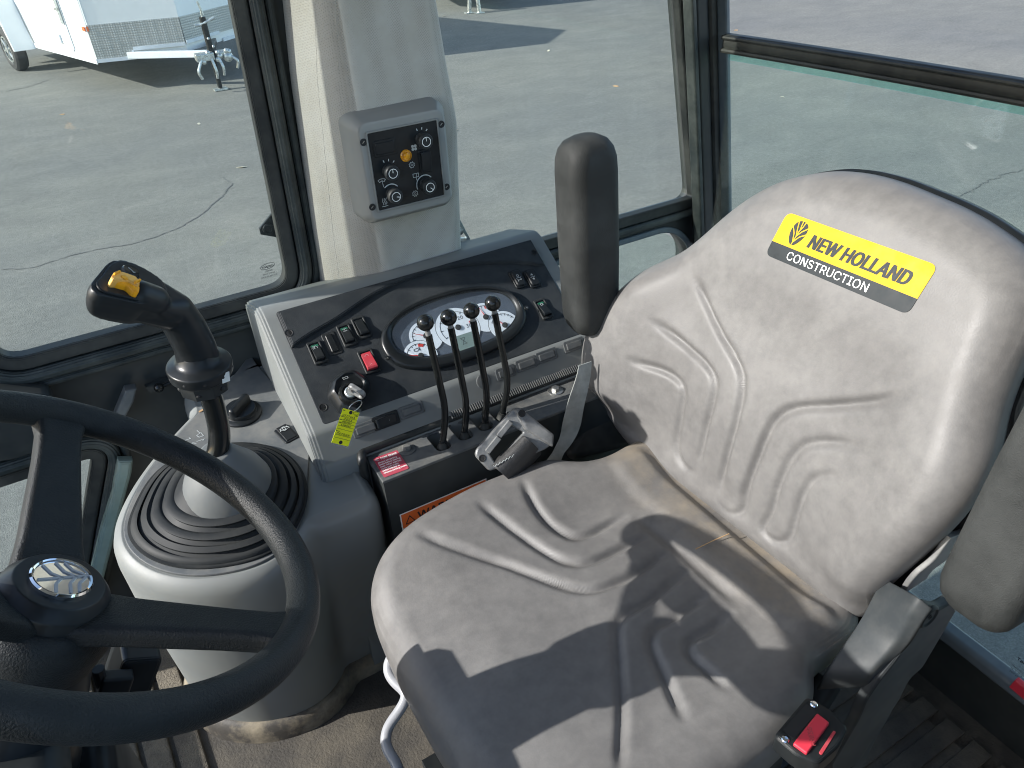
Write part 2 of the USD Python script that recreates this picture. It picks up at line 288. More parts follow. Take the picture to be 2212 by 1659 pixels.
def special():
    # cloth of the pillar: fine perforated weave, soiled along its front edge
    n = {'tc': ('texture_coordinate', {}), 'm': ('mapping', {'scale': (1, 1, 1), 'rotation': (0, .55, 0)}), 'v': ('voronoi_texture', {'scale': 330, 'randomness': .15}),
         'r': ('rgb_ramp', {'ramp': [(.12, (.27, .262, .24)), (.42, (.375, .365, .335))]}), 'n': ('noise_texture', {'scale': 5, 'detail': 6, 'roughness': .65}),
         'rn': ('rgb_ramp', {'ramp': [(.3, (.80, .77, .70)), (.6, (1, 1, 1))]}), 'mx': ('mix_color', {'blend_type': 'multiply', 'fac': 1.0}),
         'bp': ('bump', {'strength': .35, 'distance': .0012}), 'p': ('principled_bsdf', {'roughness': .85, 'sheen_weight': .15})}
    l = [('tc.object', 'm.vector'), ('m.vector', 'v.vector'), ('v.distance', 'r.fac'), ('tc.object', 'n.vector'), ('n.fac', 'rn.fac'), ('r.color', 'mx.a'), ('rn.color', 'mx.b'), ('mx.result', 'p.base_color'),
         ('v.distance', 'bp.height'), ('bp.normal', 'p.normal')]
    MATS['cloth'] = usdkit.material(stage, L + '/cloth', n, l, surface='p.BSDF')
    # seat vinyl: warm grey, mottled, fine grain, tan dust worked into the fold between seat and back
    def vinyl(name, dust_axis, lo, hi, amount):
        n = {'tc': ('texture_coordinate', {}), 'g': ('geometry', {}), 'a': ('noise_texture', {'scale': 7, 'detail': 7, 'roughness': .68, 'distortion': .4}), 'b': ('noise_texture', {'scale': 45, 'detail': 5, 'roughness': .7}),
             'ra': ('rgb_ramp', {'ramp': [(.25, (.112, .109, .107)), (.5, (.140, .137, .134)), (.75, (.171, .168, .163))]}), 'rb': ('rgb_ramp', {'ramp': [(.3, (.87, .87, .87)), (.7, (1.11, 1.105, 1.09))]}),
             'mx': ('mix_color', {'blend_type': 'multiply', 'fac': 1.0, 'use_clamp': False}), 's': ('separate_xyz', {}), 'mr': ('map_range', {'range_type': 'smoothstep', 'from_min': lo, 'from_max': hi, 'to_min': 0, 'to_max': 1}),
             'c': ('noise_texture', {'scale': 11, 'detail': 7, 'roughness': .7}), 'rc': ('map_range', {'from_min': .4, 'from_max': .62, 'to_min': .1, 'to_max': 1, 'clamp': True}), 'mm': ('math', {'math_type': 'multiply'}), 'm3': ('math', {'math_type': 'multiply', 'value2': amount}),
             'md': ('mix_color', {'b': (.46, .36, .22)}), 'e': ('noise_texture', {'scale': 900, 'detail': 3, 'roughness': .55}), 'f': ('voronoi_texture', {'scale': 420}),
             'b2': ('bump', {'strength': .10, 'distance': .0006}), 'b1': ('bump', {'strength': .16, 'distance': .0007}), 'rr': ('map_range', {'from_min': .3, 'from_max': .7, 'to_min': .42, 'to_max': .58, 'clamp': True}),
             'p': ('principled_bsdf', {'specular_ior_level': .33})}
        l = [('tc.object', 'a.vector'), ('tc.object', 'b.vector'), ('a.fac', 'ra.fac'), ('b.fac', 'rb.fac'), ('ra.color', 'mx.a'), ('rb.color', 'mx.b'), ('g.position', 's.vector'), ('s.' + dust_axis, 'mr.value'),
             ('g.position', 'c.vector'), ('c.fac', 'rc.value'), ('mr.result', 'mm.value1'), ('rc.result', 'mm.value2'), ('mm.value', 'm3.value1'), ('m3.value', 'md.fac'), ('mx.result', 'md.a'), ('md.result', 'p.base_color'),
             ('tc.object', 'e.vector'), ('tc.object', 'f.vector'), ('e.fac', 'b1.height'), ('f.distance', 'b2.height'), ('b1.normal', 'b2.normal'), ('b2.normal', 'p.normal'), ('b.fac', 'rr.value'), ('rr.result', 'p.roughness')]
        MATS[name] = usdkit.material(stage, f'{L}/{name}', n, l, surface='p.BSDF')
    vinyl('vinyl', 'x', .53, .66, .32)
    vinyl('vinyl_back', 'x', .2, .1, .0)
    # window glass: mirror by angle, clear otherwise, with a thin film of dust
    def pane(name, tint, dmax, ior=1.5, ds=3.0):
        n = {'tc': ('texture_coordinate', {}), 't': ('transparent_bsdf', {'color': tint}), 'g': ('glossy_bsdf', {'roughness': .02, 'color': (1, 1, 1)}), 'ge': ('geometry', {}), 'dt': ('vector_math', {'math_type': 'dot_product'}), 'ab': ('math', {'math_type': 'absolute'}), 'om': ('math', {'math_type': 'subtract', 'value1': 1.0}), 'pw': ('math', {'math_type': 'power', 'value2': 5.0}), 'f': ('math', {'math_type': 'multiply_add', 'value2': .6, 'value3': .028}), 'm': ('mix_closure', {}),
             'm2': ('mix_closure', {}), 'd': ('diffuse_bsdf', {'color': (.6, .62, .6)}), 'mp': ('mapping', {'scale': (1, 1, .35)}), 'n': ('noise_texture', {'scale': ds, 'detail': 9, 'roughness': .75}),
             'r': ('map_range', {'from_min': .42, 'from_max': .75, 'to_min': dmax * .25, 'to_max': dmax, 'clamp': True})}
        l = [('ge.normal', 'dt.vector1'), ('ge.incoming', 'dt.vector2'), ('dt.value', 'ab.value1'), ('ab.value', 'om.value2'), ('om.value', 'pw.value1'), ('pw.value', 'f.value1'), ('f.value', 'm.fac'), ('t.BSDF', 'm.closure1'), ('g.BSDF', 'm.closure2'), ('tc.object', 'mp.vector'), ('mp.vector', 'n.vector'), ('n.fac', 'r.value'), ('r.result', 'm2.fac'), ('m.closure', 'm2.closure1'), ('d.BSDF', 'm2.closure2')]
        MATS[name] = usdkit.material(stage, f'{L}/{name}', n, l, surface='m2.closure')
    pane('window_glass', (.93, .96, .935), .03, 1.5, 16)
    pane('rear_glass', (.88, .945, .92), .025, 1.5, 12)
    pane('teal_edge', (.70, .91, .88), .10, 1.5, 20)
    pane('clear_plastic', (.97, .98, .97), .06, 1.4)
    pane('gauge_lens', (.95, .97, .98), .02, 1.45, 25)
    mat('glass_edge', (.24, .52, .48), .15, var=.1, tr=.4)
    # asphalt: worn grey yard, light streaks, fine aggregate
    n = {'g': ('geometry', {}), 'mp': ('mapping', {'scale': (.8, 1.3, 1), 'rotation': (0, 0, .35)}), 'a': ('noise_texture', {'scale': 1.6, 'detail': 10, 'roughness': .74, 'distortion': .3}), 'b': ('noise_texture', {'scale': 130, 'detail': 4, 'roughness': .8}), 'c': ('noise_texture', {'scale': .22, 'detail': 4, 'roughness': .6}), 'd': ('noise_texture', {'scale': 22, 'detail': 6, 'roughness': .8}), 'rd': ('rgb_ramp', {'ramp': [(.32, (.80, .80, .80)), (.68, (1.17, 1.17, 1.16))]}), 'm3': ('mix_color', {'blend_type': 'multiply', 'fac': 1.0}),
         'ra': ('rgb_ramp', {'ramp': [(.3, (.160, .165, .162)), (.5, (.184, .189, .184)), (.72, (.219, .222, .213))]}), 'rb': ('rgb_ramp', {'ramp': [(.3, (.58, .58, .58)), (.7, (1.4, 1.4, 1.38))]}), 'rc': ('rgb_ramp', {'ramp': [(.3, (.84, .85, .87)), (.7, (1.08, 1.06, 1.0))]}),
         'm1': ('mix_color', {'blend_type': 'multiply', 'fac': 1.0}), 'm2': ('mix_color', {'blend_type': 'multiply', 'fac': 1.0}), 'v': ('voronoi_texture', {'scale': 170}), 'bp': ('bump', {'strength': .55, 'distance': .004}), 'p': ('principled_bsdf', {'roughness': .92, 'specular_ior_level': .1})}
    l = [('g.position', 'mp.vector'), ('mp.vector', 'a.vector'), ('g.position', 'b.vector'), ('g.position', 'c.vector'), ('a.fac', 'ra.fac'), ('b.fac', 'rb.fac'), ('c.fac', 'rc.fac'), ('ra.color', 'm1.a'), ('rb.color', 'm1.b'), ('m1.result', 'm2.a'), ('rc.color', 'm2.b'), ('g.position', 'd.vector'), ('d.fac', 'rd.fac'), ('m2.result', 'm3.a'), ('rd.color', 'm3.b'), ('m3.result', 'p.base_color'),
         ('g.position', 'v.vector'), ('v.distance', 'bp.height'), ('bp.normal', 'p.normal')]
    MATS['asphalt'] = usdkit.material(stage, L + '/asphalt', n, l, surface='p.BSDF')
    # tread plate of the trailer's stone guard
    n = {'tc': ('texture_coordinate', {}), 'v': ('voronoi_texture', {'scale': 30, 'randomness': .12}), 'r': ('rgb_ramp', {'ramp': [(.1, (.62, .63, .61)), (.35, (.36, .37, .36))]}), 'bp': ('bump', {'strength': .8, 'distance': .01, 'invert': True}), 'p': ('principled_bsdf', {'metallic': .55, 'roughness': .42})}
    l = [('tc.object', 'v.vector'), ('v.distance', 'r.fac'), ('r.color', 'p.base_color'), ('v.distance', 'bp.height'), ('bp.normal', 'p.normal')]
    MATS['tread_plate'] = usdkit.material(stage, L + '/tread_plate', n, l, surface='p.BSDF')
special()

# ================================================================== ground
def ground():
    N = 24; g = np.linspace(-200, 200, N); X, Y = np.meshgrid(g, g, indexing='ij'); v = np.stack([X.ravel(), Y.ravel(), np.zeros(N * N)], 1)
    i = np.arange(N - 1)[:, None] * N + np.arange(N - 1)[None]; i = i.ravel()
    p = solo('asphalt_yard', (v, np.stack([i, i + N, i + N + 1, i + 1], 1)), 'asphalt', kind='structure', smooth=False)
    rng = np.random.default_rng(4)
    def crack(P, w):
        q = spline(pts(P, 'z', 0.0)[:, :2], 90); d = np.gradient(q, axis=0); nn = np.stack([-d[:, 1], d[:, 0]], 1) / np.linalg.norm(d, axis=1)[:, None]
        q = q + nn * (np.cumsum(rng.normal(0, .009, 90)) * .9)[:, None]; ww = w * (.35 + rng.random(90)) ; ww[0] = ww[-1] = w * .1
        lo, hi = q - nn * ww[:, None] / 2, q + nn * ww[:, None] / 2; vv = np.vstack([np.c_[lo, np.full(90, .004)], np.c_[hi, np.full(90, .004)]]); k = np.arange(89)
        part(p, 'crack', (vv, np.stack([k, k + 1, k + 91, k + 90], 1)), 'crack', smooth=False)
    crack([(0, 580), (90, 572), (180, 545), (300, 520), (380, 490), (450, 445), (488, 410), (470, 385)], .013)
    crack([(488, 410), (520, 402), (560, 398)], .007)
    crack([(14, 198), (45, 188), (80, 175)], .03)
    crack([(2050, 430), (2120, 395), (2212, 368)], .012)
    for k, (u, v_, c) in enumerate([(135, 248, 'leaf'), (430, 268, 'pale_leaf'), (522, 362, 'pale_leaf'), (985, 283, 'leaf'), (1330, 187, 'leaf'), (1590, 66, 'leaf'), (1690, 210, 'pale_leaf'), (960, 35, 'pale_leaf'), (1185, 110, 'pale_leaf')]):
        c0 = at(u, v_, 'z', 0); a = k * 1.3; sz = .035 + .012 * (k % 3)
        pl = Fr(V(c0[0], c0[1], .006), V(math.cos(a), math.sin(a), 0), V(-math.sin(a), math.cos(a), .25))
        lf = ext(np.array([(-sz, 0), (-sz * .4, sz * .4), (sz * .4, sz * .35), (sz, 0), (sz * .4, -sz * .4), (-sz * .4, -sz * .35)]), .002)
        where = ['by the long crack far left, below the trailer wheel', 'left of the dark pillar, under the jack foot', 'beside the bend of the long crack', 'just right of the padded pillar', 'in the open yard behind the upright armrest', 'at the top right of the yard', 'above the rubber edged rear pane', 'in the shade right of the padded pillar top', 'in the shade left of the rear corner post'][k]
        solo('fallen_leaf', pl.put(lf), c, ('brown' if c == 'leaf' else 'pale') + ' dry leaf on the asphalt ' + where, 'leaf', 'dry leaves on the asphalt yard', base=c0)
ground()

# ================================================================== trailers
def trailer():
    A, E, P = V(.514, 13.414), V(2.737, 13.992), V(1.76, 13.10); S = unit(V(-.79, 2.76)); O = V(-S[1], S[0])        # S: along the side, O: outwards from the left side
    t = thing('cargo_trailer', 'white enclosed cargo trailer with tread plate nose and side door', 'trailer', (*A, 0))
    B, E2 = A + S * 5.2, E + S * 5.2
    TOP = 3.4
    outl = np.array([A, P, E, E2, B])
    part(t, 'body', ext(outl, TOP - .47, .47, r=.03), 'trailer_white')
    def strip(p, q, z0, z1, off, th=.012):      # upright sheet standing off the wall between p and q
        d = unit(q - p); nn = V(d[1], -d[0]); a, b = p + nn * off, q + nn * off; c, e = b - nn * th, a - nn * th
        return ext(np.array([a, b, c, e]), z1 - z0, z0)
    g = join(strip(A, A + (P - A) * .42, .49, .95, .014), strip(A + (P - A) * .42, P, .60, .95, .014))
    part(t, 'stone_guard', g, 'tread_plate', 'left sheet of tread plate on the nose', smooth=False)
    part(t, 'stone_guard', strip(P, E, .60, .95, .014), 'tread_plate', 'right sheet of tread plate on the nose', smooth=False)
    part(t, 'bottom_rail', join(strip(A, A + (P - A) * .42, .44, .49, .03), strip(A + (P - A) * .40, A + (P - A) * .42, .49, .57, .03), strip(A + (P - A) * .42, P, .56, .61, .03), strip(P, P + (E - P) * .62, .58, .63, .03), strip(P + (E - P) * .66, E, .46, .51, .03)), 'trailer_trim')
    part(t, 'side_rail', strip(B, A, .42, .49, .02), 'trailer_white'); part(t, 'corner_trim', strip(A + S * .03, A + V(.03, 0), .49, TOP, .014), 'trailer_white')
    D0, D1 = A + S * .85, A + S * 1.85
    part(t, 'door_frame', join(strip(D1 + S * .04, D1, .55, 2.4, .016), strip(D0, D0 - S * .04, .55, 2.4, .016), strip(D1, D0, .52, .555, .016)), 'trailer_trim')
    d = part(t, 'door', strip(D1, D0, .56, 2.4, .022), 'trailer_white')
    part(d, 'latch', join(strip(D0 + S * .10, D0 - S * .02, 1.10, 1.14, .06, .03), strip(D0 + S * .02, D0 - S * .02, .92, 1.28, .05, .02)), 'zinc')
    part(d, 'vent', ext(np.array([D1 - S * .55 + O * .05, D1 - S * .65 + O * .05, D1 - S * .65, D1 - S * .55]), .12, .62), 'trailer_trim')
    part(t, 'hinge', strip(D1 + S * .03, D1 - S * .05, 1.25, 1.42, .05, .02), 'zinc')
    part(t, 'marker_lamp', join(strip(A + S * .12, A + S * .02, .87, .93, .03), strip(A, A + (P - A) * .02, .87, .93, .03)), 'label_orange', 'orange side marker lamp at the front corner')
    F0, F1 = A + S * 2.75, A + S * 4.4
    ff = np.array([F0 + O * .02, F0 + S * .06 + O * .34, F1 - S * .06 + O * .34, F1 + O * .02])
    lo = np.c_[ff, np.full(4, .40)]; hi = np.c_[np.array([F0 + S * .35, F0 + S * .35 + O * .34, F1 - S * .35 + O * .34, F1 - S * .35]), np.full(4, 1.22)]
    part(t, 'fender', join(hull(np.vstack([lo[[0, 1]] , lo[[0, 1]] + [*S * .05, 0], hi[[0, 1]], hi[[0, 1]] + [*S * .05, -.04]])), hull(np.vstack([hi, hi - [0, 0, .05]])), hull(np.vstack([lo[[2, 3]], lo[[2, 3]] - [*S * .05, 0], hi[[2, 3]], hi[[2, 3]] - [*S * .05, .04]])),
        ), 'trailer_white')
    hub = V(*(A + S * 3.55 + O * .16), .36); fr = Fr(hub, V(*S, 0), V(0, 0, 1))
    if fr.n @ V(*O, 0) < 0: fr = Fr(hub, V(*-S, 0), V(0, 0, 1))
    w = part(t, 'wheel', fr.put(rev([(.0, -.1), (.2, -.1), (.2, .06), (.0, .06)], 24)), 'grille_dark')
    part(w, 'tyre', fr.put(rev([(.21, -.1), (.33, -.1), (.36, -.06), (.36, .07), (.33, .1), (.25, .11), (.21, .08), (.21, -.1)], 40)), 'tyre')
    part(w, 'rim', fr.put(join(*[tube(np.array([(.05 * math.cos(a), .05 * math.sin(a), .085), (.2 * math.cos(a), .2 * math.sin(a), .085)]), .022, 6) for a in np.arange(6) * math.pi / 3 + .2], rev([(.0, .06), (.07, .06), (.06, .11), (0, .11)], 16), rev([(.19, .05), (.215, .05), (.215, .1), (.19, .1), (.19, .05)], 32))), 'zinc')
    J = V(1.975, 12.35)
    for q in (A + (P - A) * .35, E + (P - E) * .5): part(t, 'tongue_beam', tube(np.array([(*q, .50), (*(J + V(0, .1)), .50)]), .045, sq=rrect(2, 2, .2, 2), up=V(0, 0, 1)), 'smooth_black' if q[0] > 2 else 'trailer_trim')
    tb = lambda a, b, r, n=10: tube(np.array([a, b], float), r, n)
    j = part(t, 'jack_tube', tb((*J, .33), (*J, 1.0), .045), 'smooth_black')
    part(j, 'jack_leg', tb((*J, .03), (*J, .36), .034), 'smooth_black'); part(j, 'jack_foot', move(rbox(.2, .15, .03, .008), (*J, .002)), 'zinc')
    part(j, 'crank_handle', join(tb((*J, 1.0), (*J, 1.06), .012), tube(poly_r([(J[0] - .13, J[1], .90), (J[0] - .06, J[1], .90), (J[0] + .02, J[1] - .04, .93), (J[0] + .16, J[1] - .06, .98)], .02), .02, 8), tb((J[0] + .02, J[1], 1.02), (J[0] - .01, J[1], 1.2), .016)), 'zinc')
    part(j, 'jack_bolt', join(*[move(sph(.02, 1), (J[0] + .05 * math.sin(k * 2.1), J[1] - .05, .72 - .11 * k)) for k in range(3)]), 'zinc')
    c = part(t, 'coupler', join(move(rbox(.26, .16, .11, .02), (J[0] - .12, J[1] - .08, .44)), move(rbox(.2, .14, .10, .03), (J[0] + .14, J[1] - .05, .45)), move(sph(.075, 2), (J[0] + .20, J[1] - .1, .46))), 'zinc')
    rng = np.random.default_rng(2)
    for k, (dx, z1, bend) in enumerate([(-.18, .22, -.10), (-.04, .2, .02), (.06, .23, .03), (.24, .3, .08)]):
        part(c, 'safety_chain', tube(poly_r([(J[0] + dx, J[1] - .14, .47), (J[0] + dx + bend, J[1] - .2, z1 + .1), (J[0] + dx + bend * .6, J[1] - .17, z1)], .05), .021, 8), 'zinc')
    part(c, 'coupler_bolt', join(*[move(sph(.03 + .012 * rng.random(), 1), (J[0] - .2 + .44 * rng.random(), J[1] - .13, .42 + .16 * rng.random())) for _ in range(12)]), 'zinc')
    # a second trailer parked beyond, of which only the drop legs reach into view
    base = V(6.9, 14.4)
    q = [at(u, 29, 'z', 0)[:2] for u in (1014, 1036)]; c2 = (q[0] + q[1]) / 2
    t2 = thing('cargo_trailer', 'farther cargo trailer whose bare drop legs stand at the very top of the photo', 'trailer', (*c2, 0))
    d2 = unit(V(.25, 1)); s2 = V(d2[1], -d2[0])
    o2 = np.array([c2 - s2 * .45, c2 + s2 * .45, c2 + s2 * 1.1 + d2 * 1.2, c2 + s2 * 1.1 + d2 * 5.5, c2 - s2 * 1.1 + d2 * 5.5, c2 - s2 * 1.1 + d2 * 1.2]) + d2 * .12
    part(t2, 'body', ext(o2, 2.0, .62, r=.03), 'trailer_white')
    for k, p_ in enumerate(q): part(t2, 'drop_leg', join(tube(np.array([(*p_, .02), (*(c2 + (p_ - c2) * .5), .64)]), .045, 8), move(rbox(.2, .14, .025, .006), (*p_, .002))), 'zinc')
trailer()
# ================================================================== tractor cab
FW = Fr((0, 1.30, 0), (1, 0, 0), (0, 0, 1))          # right wall: local x = to the rear, local y = height, normal into the cab
H1 = [(-.245, 1.787), (.25, 1.787), (.283, 2.72), (-.30, 2.72)]
H2 = [(.53, 1.729), (1.237, 1.729), (1.05, 2.66), (.53, 2.66)]
H3 = [(-.152, 1.59), (-.64, 1.59), (-.64, 1.16), (-.36, 1.16)]
H4 = [(.80, 1.672), (1.165, 1.672), (1.235, 1.60), (1.20, 1.42), (.80, 1.42)]
cab = thing('tractor_cab', 'dark painted tractor cab of window frames, posts, floor and roof around the seat', 'tractor cab', (.2, .55, 1.1))
def cab_build():
    c = cab
    r1, r2, r3, r4 = rpoly(H1, [.05, .05, .04, .04], 7), rpoly(H2, .03), rpoly(H3, [.04, .03, .03, .03], 7), rpoly(H4, .05, 7)
    wall = ext(rpoly([(-.80, 1.06), (1.235, 1.06), (1.275, 1.70), (1.09, 2.74), (-.37, 2.74), (-.345, 1.80), (-.80, 1.70)], .01), .05, -.05, holes=[Polygon(q).buffer(.004).exterior.coords[:-1] for q in (r1, r2, r3, r4)])
    part(c, 'right_wall', FW.put(wall), 'wall_paint')
    def ring(q, a, b, h0, h1, r): return FW.put(ext(Polygon(q).buffer(b, quad_segs=6).exterior.coords[:-1], h1 - h0, h0, holes=[Polygon(q).buffer(a, quad_segs=6).exterior.coords[:-1]], r=r))
    for q, nm in ((r1, 'front'), (r3, 'low')):
        f = part(c, 'window_frame', ring(q, .012, .034, .001, .022, .009), 'frame_paint'); part(f, 'frame_lip', ring(q, .036, .050, .001, .014, .006), 'frame_paint')
        part(f, 'window_seal', ring(q, -.014, .010, -.014, .012, .005), 'rubber')
    f = part(c, 'window_frame', ring(r2, .014, .032, .001, .012, .005), 'frame_paint'); part(f, 'window_seal', ring(r2, -.012, .012, -.014, .008, .004), 'rubber')
    f = part(c, 'window_frame', ring(r4, .0015, .016, .001, .008, .003), 'blue_trim', 'blue grey corner glass surround behind the armrest')
    for q in (r1, r2, r3, r4): part(c, 'window_pane', FW.put(ext(Polygon(q).buffer(-.006), .005, -.03)), 'rear_glass' if q is r4 else 'window_glass')
    # rounded rails under the window
    for z0, hh, dp in ((1.727, .026, .030), (1.690, .030, .046), (1.650, .026, .030)):
        part(c, 'sill_rail', tube(np.array([(-.78, 1.30, z0), (.20, 1.30, z0)]), 1, sq=np.stack([dp * np.cos(np.linspace(-1.57, 1.57, 14)), hh * .5 * np.sin(np.linspace(-1.57, 1.57, 14))], 1) * [-1, 1], up=V(0, 0, 1)), 'frame_paint')
    # mirror-arm plate and latch on the wall below the sill
    k = Fr((0, 1.285, 0), (1, 0, 0), (0, 0, 1)); q = k.pxs([(248, 880), (268, 832), (292, 828), (286, 855), (262, 900), (236, 912)])
    part(c, 'wall_bracket', k.put(ext(q, .022, 0, r=.003)), 'plate_grey')
    q = k.pxs([(312, 830), (368, 808), (372, 822), (345, 838), (320, 842)]); lt = part(c, 'wall_latch', k.put(ext(q, .012, 0, r=.003)), 'wall_paint')
    a = k.px(339, 825); part(lt, 'latch_ball', k.put(move(sph(.0085, 2), (*a, .022))), 'gloss_black'); a2, b2 = k.w(*k.px(345, 824), .02), k.w(*k.px(385, 806), .02)
    part(lt, 'latch_rod', tube([a2, b2], .0035, 8), 'smooth_black')
    # small bolted bracket on the window's rear upright, window catch outside
    k = Fr((0, 1.348, 0), (1, 0, 0), (0, 0, 1)); q = k.pxs([(559, 492), (591, 453), (612, 480), (608, 513), (562, 505)]); b = part(c, 'stop_bracket', k.put(ext(q, .006, 0, r=.0015)), 'smooth_black')
    a = k.px(577, 492); part(b, 'bolt', k.put(move(rev([(0, 0), (.010, 0), (.010, .004), (.006, .005), (.006, .003), (0, .003)], 16), (*a, .006))), 'smooth_black')
    # lower front corner: painted inner upright beside the low window, housing in front of it
    k = Fr((0, 1.27, 0), (1, 0, 0), (0, 0, 1)); q = k.pxs([(253, 985), (285, 985), (283, 1010), (256, 1110), (215, 1270), (185, 1270), (215, 1140), (240, 1060)]); part(c, 'inner_upright', k.put(ext(q, .018, 0, r=.006)), 'green_paint')
    k = Fr((0, 1.20, 0), (1, 0, 0), (0, 0, 1)); q = k.pxs([(-60, 880), (120, 880), (104, 968), (92, 1000), (20, 1026), (-60, 1026)]); part(c, 'wall_housing', k.put(ext(rpoly(q, .02), .05, -.08, r=.015)), 'wall_paint')
    # rear corner post with its channels
    lo, hi = V(1.262, 1.285, 1.62), V(1.075, 1.285, 2.72)
    p = part(c, 'rear_post', tube([lo + (0, 0, 0), hi], 1, sq=rrect(.040, .05, .012), up=V(0, 1, 0)), 'wall_paint')
    part(p, 'post_channel', tube([lo + (-.030, -.020, 0), hi + (-.030, -.020, 0)], 1, sq=rrect(.014, .03, .005), up=V(0, 1, 0)), 'frame_paint'); part(p, 'post_seal', tube([lo + (.032, -.012, 0), hi + (.032, -.012, 0)], .014, 12), 'rubber')
    part(p, 'post_channel', tube([lo + (.048, -.03, 0), hi + (.048, -.03, 0)], 1, sq=rrect(.012, .035, .004), up=V(0, 1, 0)), 'blue_trim')
    # floor, roof, front posts, rear wall
    part(c, 'floor_pan', boxc((-.95, -.22, 1.06), (1.06, 1.295, 1.10)), 'floor_dark')
    part(c, 'roof', FW.put(ext(rpoly([(-.24, 2.78), (1.25, 2.78), (1.3, 2.84), (1.2, 2.92), (-.20, 2.92), (-.28, 2.85)], .04), 1.62, -.07)), 'roof_liner')
    FLW = Fr((0, -.235, 0), (1, 0, 0), (0, 0, 1)); part(c, 'left_wall', FLW.put(ext([(-.80, 1.06), (1.235, 1.06), (1.275, 1.70), (1.09, 2.74), (-.37, 2.74), (-.345, 1.80), (-.80, 1.70)], .04, 0, holes=[rpoly([(-.28, 2.02), (.45, 2.02), (.45, 2.62), (-.28, 2.62)], .06)])), 'wall_paint')
    part(c, 'dash_wall', boxc((-.90, -.2, 1.10), (-.86, 1.26, 1.52)), 'wall_paint')
    part(c, 'rear_wall', boxc((1.055, -.20, 1.10), (1.085, 1.29, 1.235)), 'wall_paint')
    rl = part(c, 'rear_rail', tube([at(2026, 1340, 'x', 1.06) + (0, .75, 0), at(2212, 1497, 'x', 1.06) + (0, -.3, 0)], 1, sq=rrect(.03, .034, .01), up=V(1, 0, 0)), 'blue_trim')
    q = [at(u, v, 'x', 1.04) for u, v in ((2183, 1467), (2230, 1507))]; d = unit(q[1] - q[0]); part(rl, 'reflector', tube([q[0] + d * .006, q[0] + d * .12], 1, sq=rrect(.026, .012, .004), up=V(1, 0, 0)), 'button_red')
cab_build()
def glass_mark():
    k = Fr((0, 1.319, 0), (1, 0, 0), (0, 0, 1)); p = '/World/tractor_cab/window_pane'; flip = lambda m: (vf(m)[0] * [-1, 1, 1], vf(m)[1][:, ::-1])
    a = k.px(578, 575); part(p, 'glass_marking', k.put(line2(ell(.0135, .0052, 30), .0008, .0003), *a, 0, .12), 'ink_black', smooth=False); part(p, 'glass_marking', k.put(flip(text('Camglass', .0046, .0003, bold=True, center=True, width=.021)), *a, 0, .0), 'ink_black', smooth=False)
    for s_, v in (('TEMPERED', 584.5), ('SAFETY GLASS', 590.5), ('DOT 388 AS-2 M60', 596.5)): part(p, 'glass_marking', k.put(flip(text(s_, .0030, .0003, center=True, width=.0019 * len(s_))), *k.px(581, v)), 'ink_black', smooth=False)
glass_mark()

def rear_window():
    t = thing('rear_window', 'lower rear window pane with a rubber strip along its top edge', 'window', (1.2, .5, 1.25))
    S = [(1.062, 1.245), (1.20, 1.50), (1.235, 1.72), (1.222, 2.10)]
    ys = np.linspace(1.235, -.15, 30); bow = lambda y: .03 * (1 - ((y - .54) / .7) ** 2)
    prof = spline(np.array(S), 24); lo = [np.c_[prof[:, 0] + bow(y) * (prof[:, 1] - 1.2) / .9, np.full(24, y), prof[:, 1]] for y in ys]
    v = np.vstack(lo); v2 = v + [.005, 0, 0]; n = 24; f = []
    for i in range(29):
        for k in range(23): a = i * n + k; f += [(a, a + n, a + n + 1, a + 1)]
    f = np.array(f); m = len(v)
    part(t, 'glass', (np.vstack([v, v2]), np.vstack([f, f[:, ::-1] + m])), 'rear_glass', smooth=True)
    top = np.array([(1.222 + bow(y) + .0025, y, 2.101) for y in ys])
    part(t, 'glass_edge', tube(top, 1, sq=rrect(.0062, .006, .001, 2), up=V(0, 0, 1)), 'glass_edge')
    k0 = at(1571, 80, 'x', 1.225)[1]; top2 = np.array([(1.222 + bow(y) + .0025, y, 2.094) for y in np.linspace(k0, -.15, 40)])
    part(t, 'edge_band', tube(np.array([(1.222 + bow(y) + .009, y, 2.068) for y in ys]), 1, sq=[(-.001, -.008), (.001, -.008), (.001, .008), (-.001, .008)], up=V(0, 0, 1)), 'teal_edge')
    s = part(t, 'rubber_strip', tube(top2, 1, sq=rpoly([(-.012, -.018), (.012, -.018), (.013, .002), (.008, .018), (-.008, .018), (-.013, .002)], .006), up=V(0, 0, 1)), 'rubber')
    part(s, 'strip_lip', tube(top2 + [-.012, 0, -.013], .005, 8), 'rubber'); part(s, 'strip_lip', tube(top2 + [-.013, 0, .012], .0045, 8), 'rubber')
    fr = Fr((1.046, .2, 1.3), (0, -1, 0), (.12, 0, 1)); 
    for k, (s_, hgt, u, v_) in enumerate([('Tam', .011, 2196, 1424), ('TEMPERED', .005, 2184, 1436), ('AS-2  M-6', .005, 2182, 1443), ('DOT 477', .005, 2181, 1450)]):
        a, b = fr.px(u, v_); part(t, 'glass_marking', fr.put(text(s_, hgt * .55, .0004, bold=k == 0), a, b), 'ink_black', smooth=False)
rear_window()

